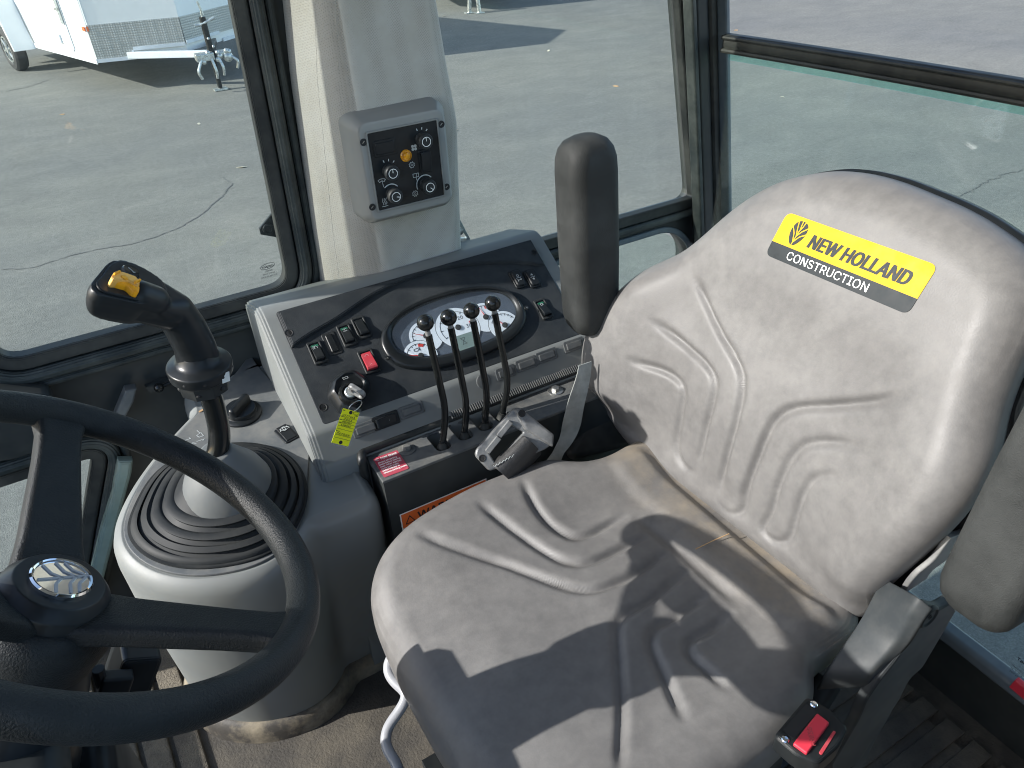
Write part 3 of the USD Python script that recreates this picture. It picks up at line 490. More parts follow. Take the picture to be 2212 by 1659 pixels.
def catch():
    t = thing('window_catch', 'silver metal window catch outside the glass, right of the padded pillar', 'window catch', at(985, 545, 'y', 1.33))
    k = Fr((0, 1.34, 0), (1, 0, 0), (0, 0, 1)); q = k.pxs([(953, 560), (957, 490), (965, 472), (980, 467), (990, 472), (1020, 530), (1018, 560)]); h = k.pxs([(972, 512), (976, 482), (984, 482), (1006, 512)])
    part(t, 'plate', k.put(ext(rpoly(q, .01), .012, 0, holes=[rpoly(h, .006)], r=.003)), 'zinc'); q = k.pxs([(976, 545), (984, 513), (1012, 513), (1020, 530), (1020, 560), (976, 560)]); part(t, 'arm', k.put(ext(rpoly(q, .004), .035, 0, r=.004)), 'worn_metal')
    q = k.pxs([(952, 500), (952, 480), (966, 474), (970, 482), (962, 505)]); part(t, 'hook', k.put(ext(rpoly(q, .005), .026, 0, r=.004)), 'zinc')
    a = k.px(982, 492); part(t, 'bolt', k.put(rev([(0, 0), (.012, 0), (.012, .006), (.008, .006), (.008, .018), (0, .02)], 16), *a, .008), 'screw_steel')
catch()

def pillar():
    t = thing('padded_pillar', 'cream cloth padded pillar between the two right windows', 'pillar', (.43, 1.27, 1.75))
    # cross-sections: front face looks forward (-x), inner face looks at the seat (-y)
    def sec(z):
        g = lambda xs: np.interp(z, [1.70, 1.76, 1.90, 2.06, 2.15, 2.30, 2.75], xs)
        xf = at(683 - (z - 1.77) * 140, 620 - (z - 1.77) * 1240, 'y', 1.29)[0] if False else g([.293, .293, .300, .312, .318, .335, .37])
        xc = g([.372, .372, .370, .367, .365, .362, .372]); xr = g([.553, .553, .560, .568, .558, .546, .548]); yc = g([1.185, 1.185, 1.18, 1.172, 1.172, 1.172, 1.175]); yr = g([1.195, 1.195, 1.19, 1.185, 1.185, 1.185, 1.19])
        P = rpoly([(xf, 1.296), (xf + .006, 1.262), (xc, yc), (xr, yr), (xr + .004, 1.25), (xr - .004, 1.296)], [.004, .03, .034, .03, .03, .004], 8); return np.c_[P, np.full(len(P), z)]
    zs = np.linspace(1.70, 2.76, 40); part(t, 'cover', rings([sec(z)[::-1] for z in zs]), 'cloth')
    # piping seams on the lit face
    for fr_ in (.25, .62):
        P = []
        for z in np.linspace(1.72, 2.74, 40):
            q = LineString(np.vstack([sec(z)[:, :2], sec(z)[:1, :2]])); xf = sec(z)[:, 0].min(); x = xf + .008 + fr_ * .06
            c = q.intersection(LineString([(x, 1.15), (x, 1.28)])); c = np.array(c.geoms[0].coords[0] if hasattr(c, 'geoms') else c.coords[0]) if not c.is_empty else V(x, 1.24); P.append(V(c[0] + .0006, c[1] + .0006, z))
        part(t, 'seam', tube(np.array(P), .0011, 5), 'cloth')
pillar()

def control_box():
    k = Fr((0, 1.14, 0), (1, 0, 0), (0, 0, 1)); Z = lambda x, y: (x * .19444 + 713.2, y * .19444 + 192)
    q = k.pxs([Z(310, 395), Z(1265, 205), Z(1345, 1255), Z(455, 1492)]); q[:, 0] = [q[[0, 3], 0].mean(), q[[1, 2], 0].mean(), q[[1, 2], 0].mean(), q[[0, 3], 0].mean()]; q[:, 1] = [q[:2, 1].mean(), q[:2, 1].mean(), q[2:, 1].mean(), q[2:, 1].mean()]
    ctr = q.mean(0); w, h = q[1, 0] - q[0, 0], q[0, 1] - q[3, 1]
    t = thing('heater_control_box', 'grey box of heater and wiper knobs on the padded pillar', 'control box', k.w(*ctr))
    loops = []
    for dz, s, r in ((-.062, .012, .02), (-.02, .010, .02), (-.006, .002, .016), (-.0015, -.001, .014), (0, -.005, .012)):
        P = rrect(w + 2 * s, h + 2 * s, r, 6) + ctr; loops.append(np.array([k.w(a, b, dz) for a, b in P]))
    # the box body widens towards the pillar on its forward side
    part(t, 'housing', rings(loops[0:]), 'box_grey')
    fq = k.pxs([Z(418, 510), Z(1185, 330), Z(1250, 1170), Z(535, 1360)]); cx, cy = fq.mean(0); fw, fh = (fq[1, 0] - fq[0, 0] + fq[2, 0] - fq[3, 0]) / 2, (fq[0, 1] - fq[3, 1] + fq[1, 1] - fq[2, 1]) / 2
    part(t, 'bezel', k.put(ext(rrect(fw + .006, fh + .006, .003), .0025, 0, holes=[rrect(fw, fh, .002)], r=.001), cx, cy), 'box_grey')
    fp = part(t, 'faceplate', k.put(ext(rrect(fw, fh, .002), .0012, 0), cx, cy), 'smooth_black')
    for u, v in (Z(368, 592), Z(1233, 392), Z(1292, 1087), Z(467, 1312)):
        a = k.px(u, v); s = part(t, 'screw', k.put(rev([(.0058, .0006), (.0058, .0012), (.0046, .0012), (.0040, .0003), (0, .0003)], 16), *a), 'grille_dark')
        part(s, 'screw_slot', k.put(box(.005, .0012, .0006), *a, .0006, .7), 'screw_steel')
    names = ['fan', 'wiper', 'heat', 'temperature']
    for (u, v, ub, vb), ang, nm in zip(((*Z(1070, 588), *Z(1005, 570)), (*Z(700, 942), *Z(635, 925)), (*Z(735, 1200), *Z(670, 1180)), (*Z(1112, 1095), *Z(1045, 1075))), (90, 90, -15, -45), names):
        a = k.px(u, v, .022)
        kn = part(t, 'knob', k.put(rev([(0.0, .001), (.0105, .001), (.0105, .003), (.0090, .004), (.0090, .009), (.0112, .0105), (.0124, .013), (.0124, .020), (.0112, .022), (0, .022)], 28), *a), 'black_plastic', nm + ' knob')
        part(kn, 'pointer_mark', k.put(join(ext(ell(.0078, .0078, 32), .0004, .022, holes=[ell(.0068, .0068, 32)]), move(ext([(-.0005, .001), (.0005, .001), (.0005, .0068), (-.0005, .0068)], .0004, .022), (0, 0, 0))), *a, 0, math.radians(ang - 90)), 'ink_white', smooth=False)
        ab = k.px(ub, vb, .0015)
        if nm in ('fan', 'wiper'):
            for th in (110, 80, 48): part(kn, 'scale_mark', k.put(ext([(.0148, -.0008), (.0185, -.0008), (.0185, .0008), (.0148, .0008)], .0003, .0014), *a, 0, math.radians(th)), 'ink_grey', smooth=False)
        else:
            th = np.radians(np.linspace(40, 200 if nm == 'temperature' else 130, 20)); part(kn, 'scale_mark', k.put(line2(np.stack([.0155 * np.cos(th), .0155 * np.sin(th)], 1), .0016, .0003, .0014), *a), 'ink_grey', smooth=False)
    a = k.px(*Z(848, 745), .004); lp = part(t, 'indicator_lamp', k.put(rev([(0, .001), (.0098, .001), (.0098, .003), (.0082, .0045), (.0078, .003), (0, .003)], 28), *a), 'amber'); part(lp, 'lamp_core', k.put(rev([(0, .001), (.0055, .001), (.0055, .0055), (.004, .0065), (0, .0068)], 20), *a), 'amber')
    a = k.px(*Z(1058, 800), .003); sw = part(t, 'rocker_switch', k.put(ext(rrect(.022, .038, .003), .003, .001, r=.001), *a), 'smooth_black'); part(sw, 'rocker', k.put(hull([(x, y, z) for x in (-.0085, .0085) for y, z in ((-.016, .004), (-.016, .005), (.003, .0055), (.008, .010), (.016, .008), (.016, .004))]), *a), 'smooth_black')
    part(sw, 'wiper_icon', k.put(line2([(-.004, 0), (.004, 0), (.005, -.004), (-.005, -.004), (-.004, 0)], .0008, .0003, .0075), a[0], a[1] + .006), 'ink_grey', smooth=False)
    a = k.px(*Z(605, 650)); part(t, 'blank_cover', k.put(join(ext(rrect(.040, .026, .004), .0012, .001, r=.0006), ext(rrect(.032, .018, .003), .0012, .0022, r=.0006)), *a), 'smooth_black')
    ic = lambda P, u, v, nm, w_=.0009: part(fp, 'icon', k.put(line2(P, w_, .0003, .0013), *k.px(*Z(u, v))), 'ink_grey', smooth=False)
    fan = join(*[move(ext(ell(.0024, .0024, 14), .0003, .0013), (.0024 * sx, .0024 * sy, 0)) for sx in (-1, 1) for sy in (-1, 1)]); part(fp, 'icon', k.put(fan, *k.px(*Z(928, 650))), 'ink_grey', smooth=False)
    star = [((.0052 if i % 2 else .0038) * math.cos(i * math.pi / 8), (.0052 if i % 2 else .0038) * math.sin(i * math.pi / 8)) for i in range(17)]
    for u, v in ((903, 842), (941, 1160)): ic(star, u, v, 'star'); ic(ell(.0016, .0016, 12), u, v, 'dot', .0006)
    ic([(-.005, .003), (.005, .003), (.005, -.003), (-.005, -.003), (-.005, .003)], 948, 958, 'rear_wiper'); ic([(.001, .002), (0, -.008)], 948, 958, 'rear_wiper')
    th = np.linspace(2.2, .95, 9); ic([*(np.stack([.011 * np.cos(th), .011 * np.sin(th) - .006], 1)), *(np.stack([.007 * np.cos(th[::-1]), .007 * np.sin(th[::-1]) - .006], 1)), (.011 * math.cos(2.2), .011 * math.sin(2.2) - .006)], 572, 1030, 'front_wiper'); ic([(0, .004), (.001, -.008)], 575, 1035, 'front_wiper')
    for k3 in (-.003, 0, .003): ic([(k3 + .001 * math.sin(s * 1.9), s * .0026 - .003) for s in range(5)], 603, 1262, 'heat')
    ic([(-.005, -.005), (.005, -.005)], 603, 1268, 'heat')
control_box()
# ================================================================== side console, lever box, instrument panel
FC = Fr((0, 1.0, 1.630), (1, 0, 0), (0, 1, .13))     # top plate of the console's front half
def console():
    t = thing('side_console', 'grey moulded side console under the joystick with a dark top plate', 'console', (.0, 1.02, 1.1))
    Q = FC.pxs([(553, 786), (688, 941), (668, 985), (664, 1060), (655, 1110), (600, 1195), (480, 1240), (378, 1240), (300, 1207), (268, 1155), (284, 1085), (400, 925), (540, 765)])
    C = spline(Q[2:], 70); C = np.vstack([Q[:2], C]); pl = Polygon(C).buffer(0)
    b = pl.union(Polygon([(.02, -.118), (.198, -.118), (.198, .26), (.02, .26)]))
    base = b.buffer(.03).buffer(-.03)
    def loop(off, z=None, dz=0.0, dy=0.0, dx=0.0, n=140):
        r = base.buffer(off, quad_segs=8).exterior; L_ = [r.interpolate(s, normalized=True).coords[0] for s in np.linspace(0, 1, n, endpoint=False)]; L_ = np.array(L_)
        k = np.argmax(L_[:, 0] + L_[:, 1] * 2); L_ = np.roll(L_, -k, 0)
        if z is None: return np.array([FC.w(a, b_, dz) for a, b_ in L_])
        P = np.array([FC.w(a, b_, 0) for a, b_ in L_]); P[:, 2] = z; P[:, 1] += dy; P[:, 0] += dx; return P
    prof = [(-.002, None, -.003, 0), (.004, None, -.001, 0), (.010, None, -.004, 0), (.017, None, -.011, 0), (.021, None, -.022, 0), (.023, None, -.04, 0)]
    Ls = [loop(o, z, d) for o, z, d, _ in prof] + [loop(.024, 1.50, 0, .015), loop(.023, 1.35, 0, .05), loop(.022, 1.22, 0, .08), loop(.022, 1.135, 0, .10)]
    for q in Ls: q[:, 1] = np.minimum(q[:, 1], 1.27)
    part(t, 'body', rings(Ls), 'console_grey')
    sk = [loop(.020, 1.150, 0, .098), loop(.034, 1.142, 0, .10), loop(.042, 1.125, 0, .102), loop(.046, 1.101, 0, .104)]
    for q in sk: q[:, 1] = np.minimum(q[:, 1], 1.29)
    part(t, 'base_skirt', rings(sk), 'skirt_rubber')
    part(t, 'top_plate', FC.put(ext(pl, .004, -.002, r=.001)), 'plate_grey')
    # throttle knob
    a = FC.px(522, 893, .004); kn = part(t, 'throttle_knob', FC.put(rev([(0, .002), (.034, .002), (.034, .006), (.031, .008), (.026, .009), (.025, .012), (.0, .012)], 40), *a), 'smooth_black')
    part(kn, 'knob_grip', FC.put(hull(np.vstack([sph(.006, 1)[0] + V(x, y, z) for x in (-.020, .020) for y, z in ((-.003, .012), (.003, .012), (-.001, .026), (.001, .026))])), *a, 0, .75), 'smooth_black'); part(kn, 'knob_ring', FC.put(rev([(.022, .012), (.026, .012), (.0255, .017), (.022, .017)], 36), *a), 'smooth_black')
    # horn switch
    a = FC.px(619, 937, .003); rot = math.atan2(*(FC.px(640, 955) - FC.px(600, 915))[::-1]) - math.pi / 2 + math.pi
    h = part(t, 'rocker_switch', FC.put(ext(rrect(.026, .042, .004), .003, .001, r=.001), *a, 0, rot), 'smooth_black'); part(h, 'rocker', FC.put(hull([(x, y, z) for x in (-.009, .009) for y, z in ((-.017, .003), (-.017, .005), (0, .0065), (.017, .009), (.017, .003))]), *a, 0, rot), 'smooth_black')
    part(h, 'lock_icon', FC.put(join(line2(ell(.0022, .004, 16), .0012, .0004, .0085), line2(ell(.0058, .005, 9), .0008, .0004, .0085), line2([(-.008, -.003), (-.006, .003)], .0012, .0004, .0085), line2([(.008, -.003), (.006, .003)], .0012, .0004, .0085)), *(FC.px(615, 931, .003)), 0, rot), 'ink_grey', smooth=False)
    a = FC.px(666, 940, .003); part(t, 'part_number', FC.put(text('98730288', .0035, .0003), *a, .0022, .5), 'ink_grey', smooth=False)
    # symbols beside the joystick
    for P, (u, v) in (([(-.006, .002), (.002, .006), (.004, -.004), (-.003, -.004), (-.006, .002)], (434, 942)), ([(0, .005), (.003, -.004)], (428, 936)), ([(-.005, -.003), (0, .004), (.005, 0)], (418, 962)), ([(-.006, 0), (.006, 0), (.004, .003)], (405, 952)), ([(-.006, 0), (.006, 0), (.003, -.003)], (434, 953)), ([(-.004, .003), (.004, .003), (.004, -.003), (-.004, -.003)], (400, 968))):
        part(t, 'symbol', FC.put(line2(P, .0011, .0003, .0022), *FC.px(u, v)), 'ink_grey', smooth=False)
    solo('leaf_flake', FC.put(ext(ell(.005, .0022, 12), .0012, .0025), *FC.px(436, 890), 0, .3), 'leaf', 'tiny brown dry flake on the console top plate beside the joystick stem', 'leaf')
    # --- dashboard shell behind the levers
    prof = rpoly([(.936, 1.648), (.962, 1.698), (1.150, 1.824), (1.172, 1.830), (1.285, 1.795), (1.285, 1.56), (.930, 1.56)], [.006, .006, .012, .012, .01, .002, .006], 5)
    fr = Fr((.702, 0, 0), (0, 0, 1), (0, 1, 0)); part(t, 'dash_shell', fr.put(ext(prof[:, ::-1], .552, 0, r=.010)), 'console_grey')
    fr = Fr((.160, 0, 0), (0, 1, 0), (0, 0, 1)); part(t, 'rear_shell', fr.put(ext([(.93, 1.565), (1.28, 1.565), (1.28, 1.10), (.945, 1.10)], .054, 0, r=.012)), 'console_grey')
console()

FD = Fr((.178, .9665, 1.7005), (1, 0, 0), (0, .1835, .1255))          # face of the dash
def rocker(t, fr, u, v, icon=None, name='rocker_switch', m='smooth_black', w=.023, h=.043, down=True, label=None, lens=True, h0=.0015, rot=0.0, flip=1):
    a = fr.px(u, v, h0 + .002); s = part(t, name, fr.put(ext(rrect(w, h, .003), .0035, 0, holes=[rrect(w - .007, h - .010, .0015)], r=.001), *a, h0, rot), 'black_plastic', label)
    part(s, 'switch_well', fr.put(ext(rrect(w - .0075, h - .0105, .0015), .0006, 0), *a, h0, rot), 'grille_dark')
    y0, y1 = (h - .012) / 2, -(h - .012) / 2; x = (w - .009) / 2; y0 *= flip; y1 *= flip
    part(s, 'rocker', fr.put(hull([(x_, y, z) for x_ in (-x, x) for y, z in ((y0, 0), (y0, .0022), (y0 * .85, .0028), (0, .0045), (y1 * .8, .0095), (y1, .0085), (y1, 0))]), *a, h0, rot), m)
    if lens:
        part(s, 'switch_lens', fr.put(hull([(x_, y, z) for x_ in (-x * .82, x * .82) for y, z in ((y0 * .9, .0020), (y0 * .9, .0032), (y0 * .06, .0048), (y0 * .06, .003))]), *a, h0, rot), 'ink_green')
    if icon: part(s, 'switch_icon', fr.put(join(*[line2(np.asarray(P) * .0042 + [0, y0 * .48], .0007, .0004, .0043) for P in icon]), *a, h0, rot), 'ink_grey', smooth=False)
    return s
def blank(t, fr, u, v, w=.044, h=.020, name='blank_cover', m='plate_grey'):
    a = fr.px(u, v, .0015); s = part(t, name, fr.put(ext(rrect(w, h, .003), .002, 0, r=.0008), *a), 'black_plastic' if m == 'smooth_black' else m); part(s, 'cover_step', fr.put(ext(rrect(w - .011, h - .009, .002), .0022, .0018, r=.0012), *a), m); return s
def dash():
    t = thing('instrument_panel', 'dark tilted instrument panel with oval gauge cluster, rocker switches and ignition', 'instrument panel', FD.w(.25, .1))
    Q = FD.pxs([(596, 683), (1146, 511), (1254, 716), (703, 924)]); x0, x1 = Q[[0, 3], 0].mean(), Q[1:3, 0].mean(); y1, y0 = Q[:2, 1].mean(), Q[2:, 1].mean()
    part(t, 'face', FD.put(ext(rrect(x1 - x0, y1 - y0, .006), .0018, -.001, r=.0008), (x0 + x1) / 2, (y0 + y1) / 2), 'dash_black')
    arch = spline(FD.pxs([(634, 749), (680, 718), (728, 690), (803, 640), (878, 605), (953, 582), (1030, 571), (1106, 568), (1166, 574)], .004), 50)
    up = np.vstack([arch, [(x1 - .002, arch[-1, 1]), (x1 - .002, y1 - .002), (x0 + .002, y1 - .002), (x0 + .002, arch[0, 1])]])
    part(t, 'brow', FD.put(ext(Polygon(up).buffer(0), .0065, 0, r=.004)), 'dash_black')
    for u, v, h in ((624, 719, .0065), (698, 880, .0008), (1154, 545, .0065)): part(t, 'screw_hole', FD.put(rev([(.0068, -.001), (.0068, .0006), (.0058, .0006), (.005, 0), (0, 0)], 18), *FD.px(u, v, h), h), 'grille_dark')
    beam = [[(-.3, .8), (.2, .8), (.7, .3), (.7, -.3), (.2, -.8), (-.3, -.8), (-.3, .8)]] + [[(-1.1, y), (-.5, y + .1)] for y in (.7, .2, -.3, -.8)]
    axle = [[(-.7, .8), (.7, .8)], [(0, .8), (0, -.3)], [(-.7, -.8), (-.7, 0)], [(.7, -.8), (.7, 0)], [(-.7, -.3), (.7, -.3)]]
    rocker(t, FD, 685.5, 761, beam, label='switch with a green headlamp symbol'); rocker(t, FD, 749, 723.5, axle, label='switch with a green axle symbol')
    b = blank(t, FD, 717, 742, .023, .043, m='smooth_black')
    s = rocker(t, FD, 780.5, 707, None, lens=False, label='switch with an empty symbol window'); part(s, 'empty_window', FD.put(ext(rrect(.009, .011, .001), .0006, .0037), *(FD.px(780.5, 707, .003) + V(0, .0075))), 'grille_dark')
    a = FD.px(797, 780, .004); s = rocker(t, FD, 797, 780, None, 'parking_brake_switch', 'switch_red', .026, .045, lens=False, label='red parking brake switch'); part(s, 'brake_symbol', FD.put(join(line2(ell(.0034, .0034, 20), .0005, .0004, .0052), text('P', .0036, .0004, center=True)), a[0], a[1] + .0085), 'ink_pink', smooth=False); part(s, 'off_symbol', FD.put(line2(ell(.0016, .0022, 14), .0006, .0004, .0098), a[0], a[1] - .0105), 'ink_pink', smooth=False)
    for (u, v), ic in (((1119, 602), [[(0, .9), (.6, .3), (0, -.3), (-.6, .3), (0, .9)], [(-1.2, -.75), (1.2, -.75)], [(.8, -1.1), (.8, -2), (-.5, -2)], [(-.9, -1.6), (-.5, -2), (-.9, -2.4)]]), ((1150, 601), [[(0, .1), (0, 1.1)], [(-.5, .4), (0, 1.1), (.5, .4)], [(-1.1, -.5), (1.1, -.5)], [(0, -1), (0, -2)], [(-.5, -1.4), (0, -2), (.5, -1.4)]])):
        a = FD.px(u, v, .003); s = part(t, 'push_switch', FD.put(ext(rrect(.024, .040, .005), .003, .001, r=.001), *a), 'smooth_black'); part(s, 'switch_cap', FD.put(ext(rrect(.018, .034, .006), .004, .003, r=.002), *a), 'smooth_black'); part(s, 'switch_icon', FD.put(join(*[line2(np.asarray(P) * .0042 + [0, .003], .0008, .0003, .007) for P in ic]), *a), 'ink_grey', smooth=False)
    rocker(t, FD, 1174, 667, [[(-.6, .6), (.3, .8), (.5, -.1), (-.4, -.3), (-.6, .6)], [(-.2, -.3), (-.4, -.9), (.9, -.9)], [(.5, -.1), (1, -.7)]], label='switch with a green work lamp symbol')
    # gauge cluster
    E_ = FD.pxs([(823, 741), (1028, 613), (1151, 692), (878, 821)], .012); cx = (E_[0, 0] + E_[2, 0]) / 2; cy = (E_[1, 1] + E_[3, 1]) / 2; a, b = (E_[2, 0] - E_[0, 0]) / 2, (E_[1, 1] - E_[3, 1]) / 2
    I_ = FD.pxs([(852, 741), (995, 632), (1128, 688), (895, 790)], .006); ia, ib = (I_[2, 0] - I_[0, 0]) / 2, (I_[1, 1] - I_[3, 1]) / 2; icx, icy = (I_[0, 0] + I_[2, 0]) / 2, (I_[1, 1] + I_[3, 1]) / 2
    print('cluster', cx, cy, a, b, icx, icy, ia, ib)
    PW = 2.35; lp = [(1, 1, .0005), (1, 1, .006), (.985, .98, .0095), (.95, .93, .0115)]
    loops = [np.array([FD.w(x, y, h) for x, y in ell(a * s, b * s2, 72, cx, cy, PW)]) for s, s2, h in lp] + [np.array([FD.w(x, y, h) for x, y in ell(ia + d, ib + d, 72, icx, icy, PW)]) for d, h in ((.008, .0105), (.003, .0085), (0, .004), (0, .001))]
    bz = part(t, 'cluster_bezel', rings(loops, cap=False), 'smooth_black', smooth=40)
    for u, v in ((837, 773.5), (1137.6, 665)):
        p = FD.px(u, v, .011); part(bz, 'screw', FD.put(rev([(.0045, 0), (.0045, .0006), (.003, .0012), (0, .0012)], 16), *p, .0108), 'smooth_black'); part(bz, 'screw_cross', FD.put(join(box(.004, .0008, .0005), box(.0008, .004, .0005)), *p, .0119, .4), 'screw_steel')
    cl = part(t, 'cluster_back', FD.put(ext(ell(ia - .0005, ib - .0005, 72, icx, icy, PW), .0008, .0022)), 'cluster_back')
    lens_in = Polygon(ell(ia - .001, ib - .001, 72, icx, icy, PW))
    def dial(u, v, r, nm, cut=None, needle=None, red=None, arc=(210, -30), name='dial'):
        p = FD.px(u, v, .003); sh = Polygon(ell(r, r, 48, *p)).intersection(lens_in)
        if cut is not None: sh = sh.difference(cut)
        d = part(t, name, FD.put(ext(sh, .0005, .0030 + .0001 * len(nm))), 'dial_white', nm); z = .0036 + .0001 * len(nm)
        part(d, 'dial_hub', FD.put(rev([(.0052, z), (.0052, z + .002), (.004, z + .0026), (0, z + .0026)], 20), *p), 'grille_dark')
        th = np.radians(np.linspace(arc[0], arc[1], 24)); al = LineString(np.stack([p[0] + r * .80 * np.cos(th), p[1] + r * .80 * np.sin(th)], 1)).buffer(.0004).intersection(sh)
        if not al.is_empty: part(d, 'scale_arc', FD.put(ext(al, .0002, z)), 'ink_black', smooth=False)
        tk = [LineString([(p[0] + r * .70 * c, p[1] + r * .70 * s_), (p[0] + r * .82 * c, p[1] + r * .82 * s_)]).buffer(.00045) for c, s_ in [(math.cos(q), math.sin(q)) for q in th[::3]]]
        tk = [q for q in tk if sh.contains(q)]
        if tk: part(d, 'scale_ticks', FD.put(join(*[ext(q, .0002, z + .0002) for q in tk])), 'ink_black', smooth=False)
        if red is not None:
            q = np.radians(np.linspace(*red, 8)); pr = Polygon(np.vstack([np.stack([p[0] + r * .78 * np.cos(q), p[1] + r * .78 * np.sin(q)], 1), np.stack([p[0] + r * .60 * np.cos(q[::-1]), p[1] + r * .60 * np.sin(q[::-1])], 1)])).intersection(sh)
            if not pr.is_empty: part(d, 'red_zone', FD.put(ext(pr, .0003, z + .0001)), 'needle_red', smooth=False)
        if needle is not None:
            q = math.radians(needle); c, s_ = math.cos(q), math.sin(q); part(d, 'needle', FD.put(ext([(p[0] + .004 * c - .0008 * s_, p[1] + .004 * s_ + .0008 * c), (p[0] + r * .75 * c, p[1] + r * .75 * s_), (p[0] + .004 * c + .0008 * s_, p[1] + .004 * s_ - .0008 * c)], .0006, z + .001)), 'needle_red', smooth=False)
        return d, p, z
    R = np.linalg.norm(FD.px(989, 708, .003) - FD.px(942, 715, .003)); rs = R * .74
    pb = FD.px(989, 708.5, .003); big = Polygon(ell(R * 1.0, R * 1.0, 48, *pb))
    d, p, z = dial(989, 708.5, R, 'rev counter', needle=None, red=(12, 0), arc=(205, -20))
    for s_, th in (('0', 205), ('10', 130), ('20', 55), ('30', -8)):
        q = math.radians(th); part(d, 'numeral', FD.put(text(s_, .0065, .0002, center=True), p[0] + R * .52 * math.cos(q), p[1] + R * .52 * math.sin(q), z), 'ink_black', smooth=False)
    big2 = big.buffer(.0012)
    pl_, pr_ = FD.px(909, 770, .003), FD.px(1090, 703.6, .003); c1, c2 = Polygon(ell(rs * 1.04, rs * 1.04, 40, *pl_)), Polygon(ell(rs * 1.04, rs * 1.04, 40, *pr_))
    dial(920, 727, rs, 'fuel gauge', big2.union(c1), 150, None, (200, 60)); dl, p1, z1 = dial(909, 770, rs, 'coolant gauge', big2, 158, (80, 55), (190, 40)); dial(1049, 686, rs, 'oil gauge', big2.union(c2), 100, (70, 50), (150, 30)); dial(1090, 703.6, rs, 'charge gauge', big2, 125, None, (150, 20))
    part(dl, 'symbol', FD.put(join(line2([(-.004, -.002), (-.004, .002), (.003, .003), (.004, -.001), (0, -.003), (-.004, -.002)], .0006, .0003, z1 + .0002), line2([(.006, .004), (.006, -.003)], .0009, .0003, z1 + .0002)), p1[0] - .003, p1[1] + .013), 'ink_black', smooth=False)
    q = FD.px(1009, 742, .004); lc = part(t, 'display', FD.put(ext(rrect(.037, .037, .001), .0006, .0052), *q), 'lcd')
    part(lc, 'hourglass_icon', FD.put(join(line2([(-.004, .006), (.004, .006), (-.004, -.006), (.004, -.006), (-.004, .006)], .0006, .0002, .0058)), q[0] - .004, q[1] + .006), 'decal_dark', smooth=False)
    part(lc, 'hour_digits', FD.put(text('001619.1', .0058, .0002, width=.028), q[0] - .016, q[1] - .0155, .0058), 'decal_dark', smooth=False)
    part(t, 'maker_name', FD.put(text('NEW HOLLAND', .0042, .0003, bold=True, width=.034), q[0] - .017, q[1] - .0255, .004), 'ink_white', smooth=False)
    part(t, 'cluster_lens', FD.put(ext(ell(ia, ib, 72, icx, icy, PW), .0006, .0088)), 'gauge_lens')
    # ignition
    Hx = FD.pxs([(706, 858), (712, 828), (738, 806), (766, 802), (794, 822), (800, 838), (790, 858), (768, 892), (735, 895)], .004); ctr = Hx.mean(0)
    o = rpoly(Hx, .006, 4); lo = [np.array([FD.w(*(ctr + (x - ctr) * s), h) for x in o]) for s, h in ((1.0, .0008), (1.0, .006), (.95, .014), (.80, .022), (.70, .024), (.64, .021))]
    ig = part(t, 'ignition_housing', rings(lo), 'smooth_black', smooth=28)
    p = FD.px(757, 851, .024); part(ig, 'lock_ring', FD.put(rev([(.019, .018), (.019, .026), (.0165, .030), (.0135, .031), (.0125, .027), (0, .027)], 32), *p), 'gloss_black'); part(ig, 'lock_cylinder', FD.put(rev([(.0095, .026), (.0095, .033), (.008, .034), (0, .034)], 24), *p), 'zinc')
    part(ig, 'lock_mark', FD.put(line2([(-.004, 0), (.004, 0), (.004, .003), (-.004, .003), (-.004, 0)], .0006, .0004, .0238), *FD.px(747, 818, .024)), 'ink_grey', smooth=False)
    # key with its paper tag
    pk = FD.w(*p, .034); k2 = Fr(pk, FD.ex * .35 + FD.ey * -.55 , FD.n)
    kt = thing('ignition_key', 'steel key with a thick loop bow standing in the ignition lock', 'key', pk)
    bow = join(k2.put(ext(rrect(.030, .022, .009), .0075, -.00375, holes=[rrect(.015, .009, .004, cx=.002)], r=.002), .010, .013), k2.put(ext(rrect(.009, .012, .002), .003, -.0015), 0, .002)); part(kt, 'bow', bow, 'worn_metal')
    rc = at(767, 878, 'y', pk[1] - .035); tt = np.linspace(0, 2 * math.pi, 30)
    A1, A2 = unit(V(.95, .1, .3)), unit(V(-.25, -.45, .85)); part(kt, 'key_ring', tube(np.array([rc + .0125 * math.cos(s) * A1 + .0125 * math.sin(s) * A2 for s in tt[:-1]]), .0007, 6, closed=True), 'zinc')
    # tag hangs down over the ledge
    tq = [at(u, v, 'y', y) for (u, v), y in (((749, 876), .905), ((793, 885), .905), ((753, 970), .885), ((712, 960), .885))]
    TF = Fr(tq[3], tq[2] - tq[3], tq[0] - tq[3]); w, h = np.linalg.norm(tq[2] - tq[3]), np.linalg.norm(tq[0] - tq[3]); print('tag', w, h)
    g = thing('key_tag', 'yellow paper key tag with handwriting in a clear sleeve', 'key tag', tq[0])
    part(g, 'sleeve', TF.put(ext(rrect(w, h, .001, cx=w / 2, cy=h / 2), .0005, -.0012)), 'clear_plastic'); c_ = part(g, 'card', TF.put(ext(rrect(w * .88, h * .86, .001, cx=w / 2, cy=h * .485), .0004, -.0004)), 'tag_yellow')
    for yy_ in (.86, .11): part(c_, 'punch_hole', TF.put(rev([(.0028, 0), (.0028, .0003), (0, .0003)], 18), w * .5, h * yy_, 0), 'grille_dark')
    for i, yy_ in enumerate((.72, .645, .57, .495, .42, .27, .2)): part(c_, 'printed_line', TF.put(box(w * .84, .0004, .0003), w / 2, h * yy_, 0), 'ink_black', smooth=False)
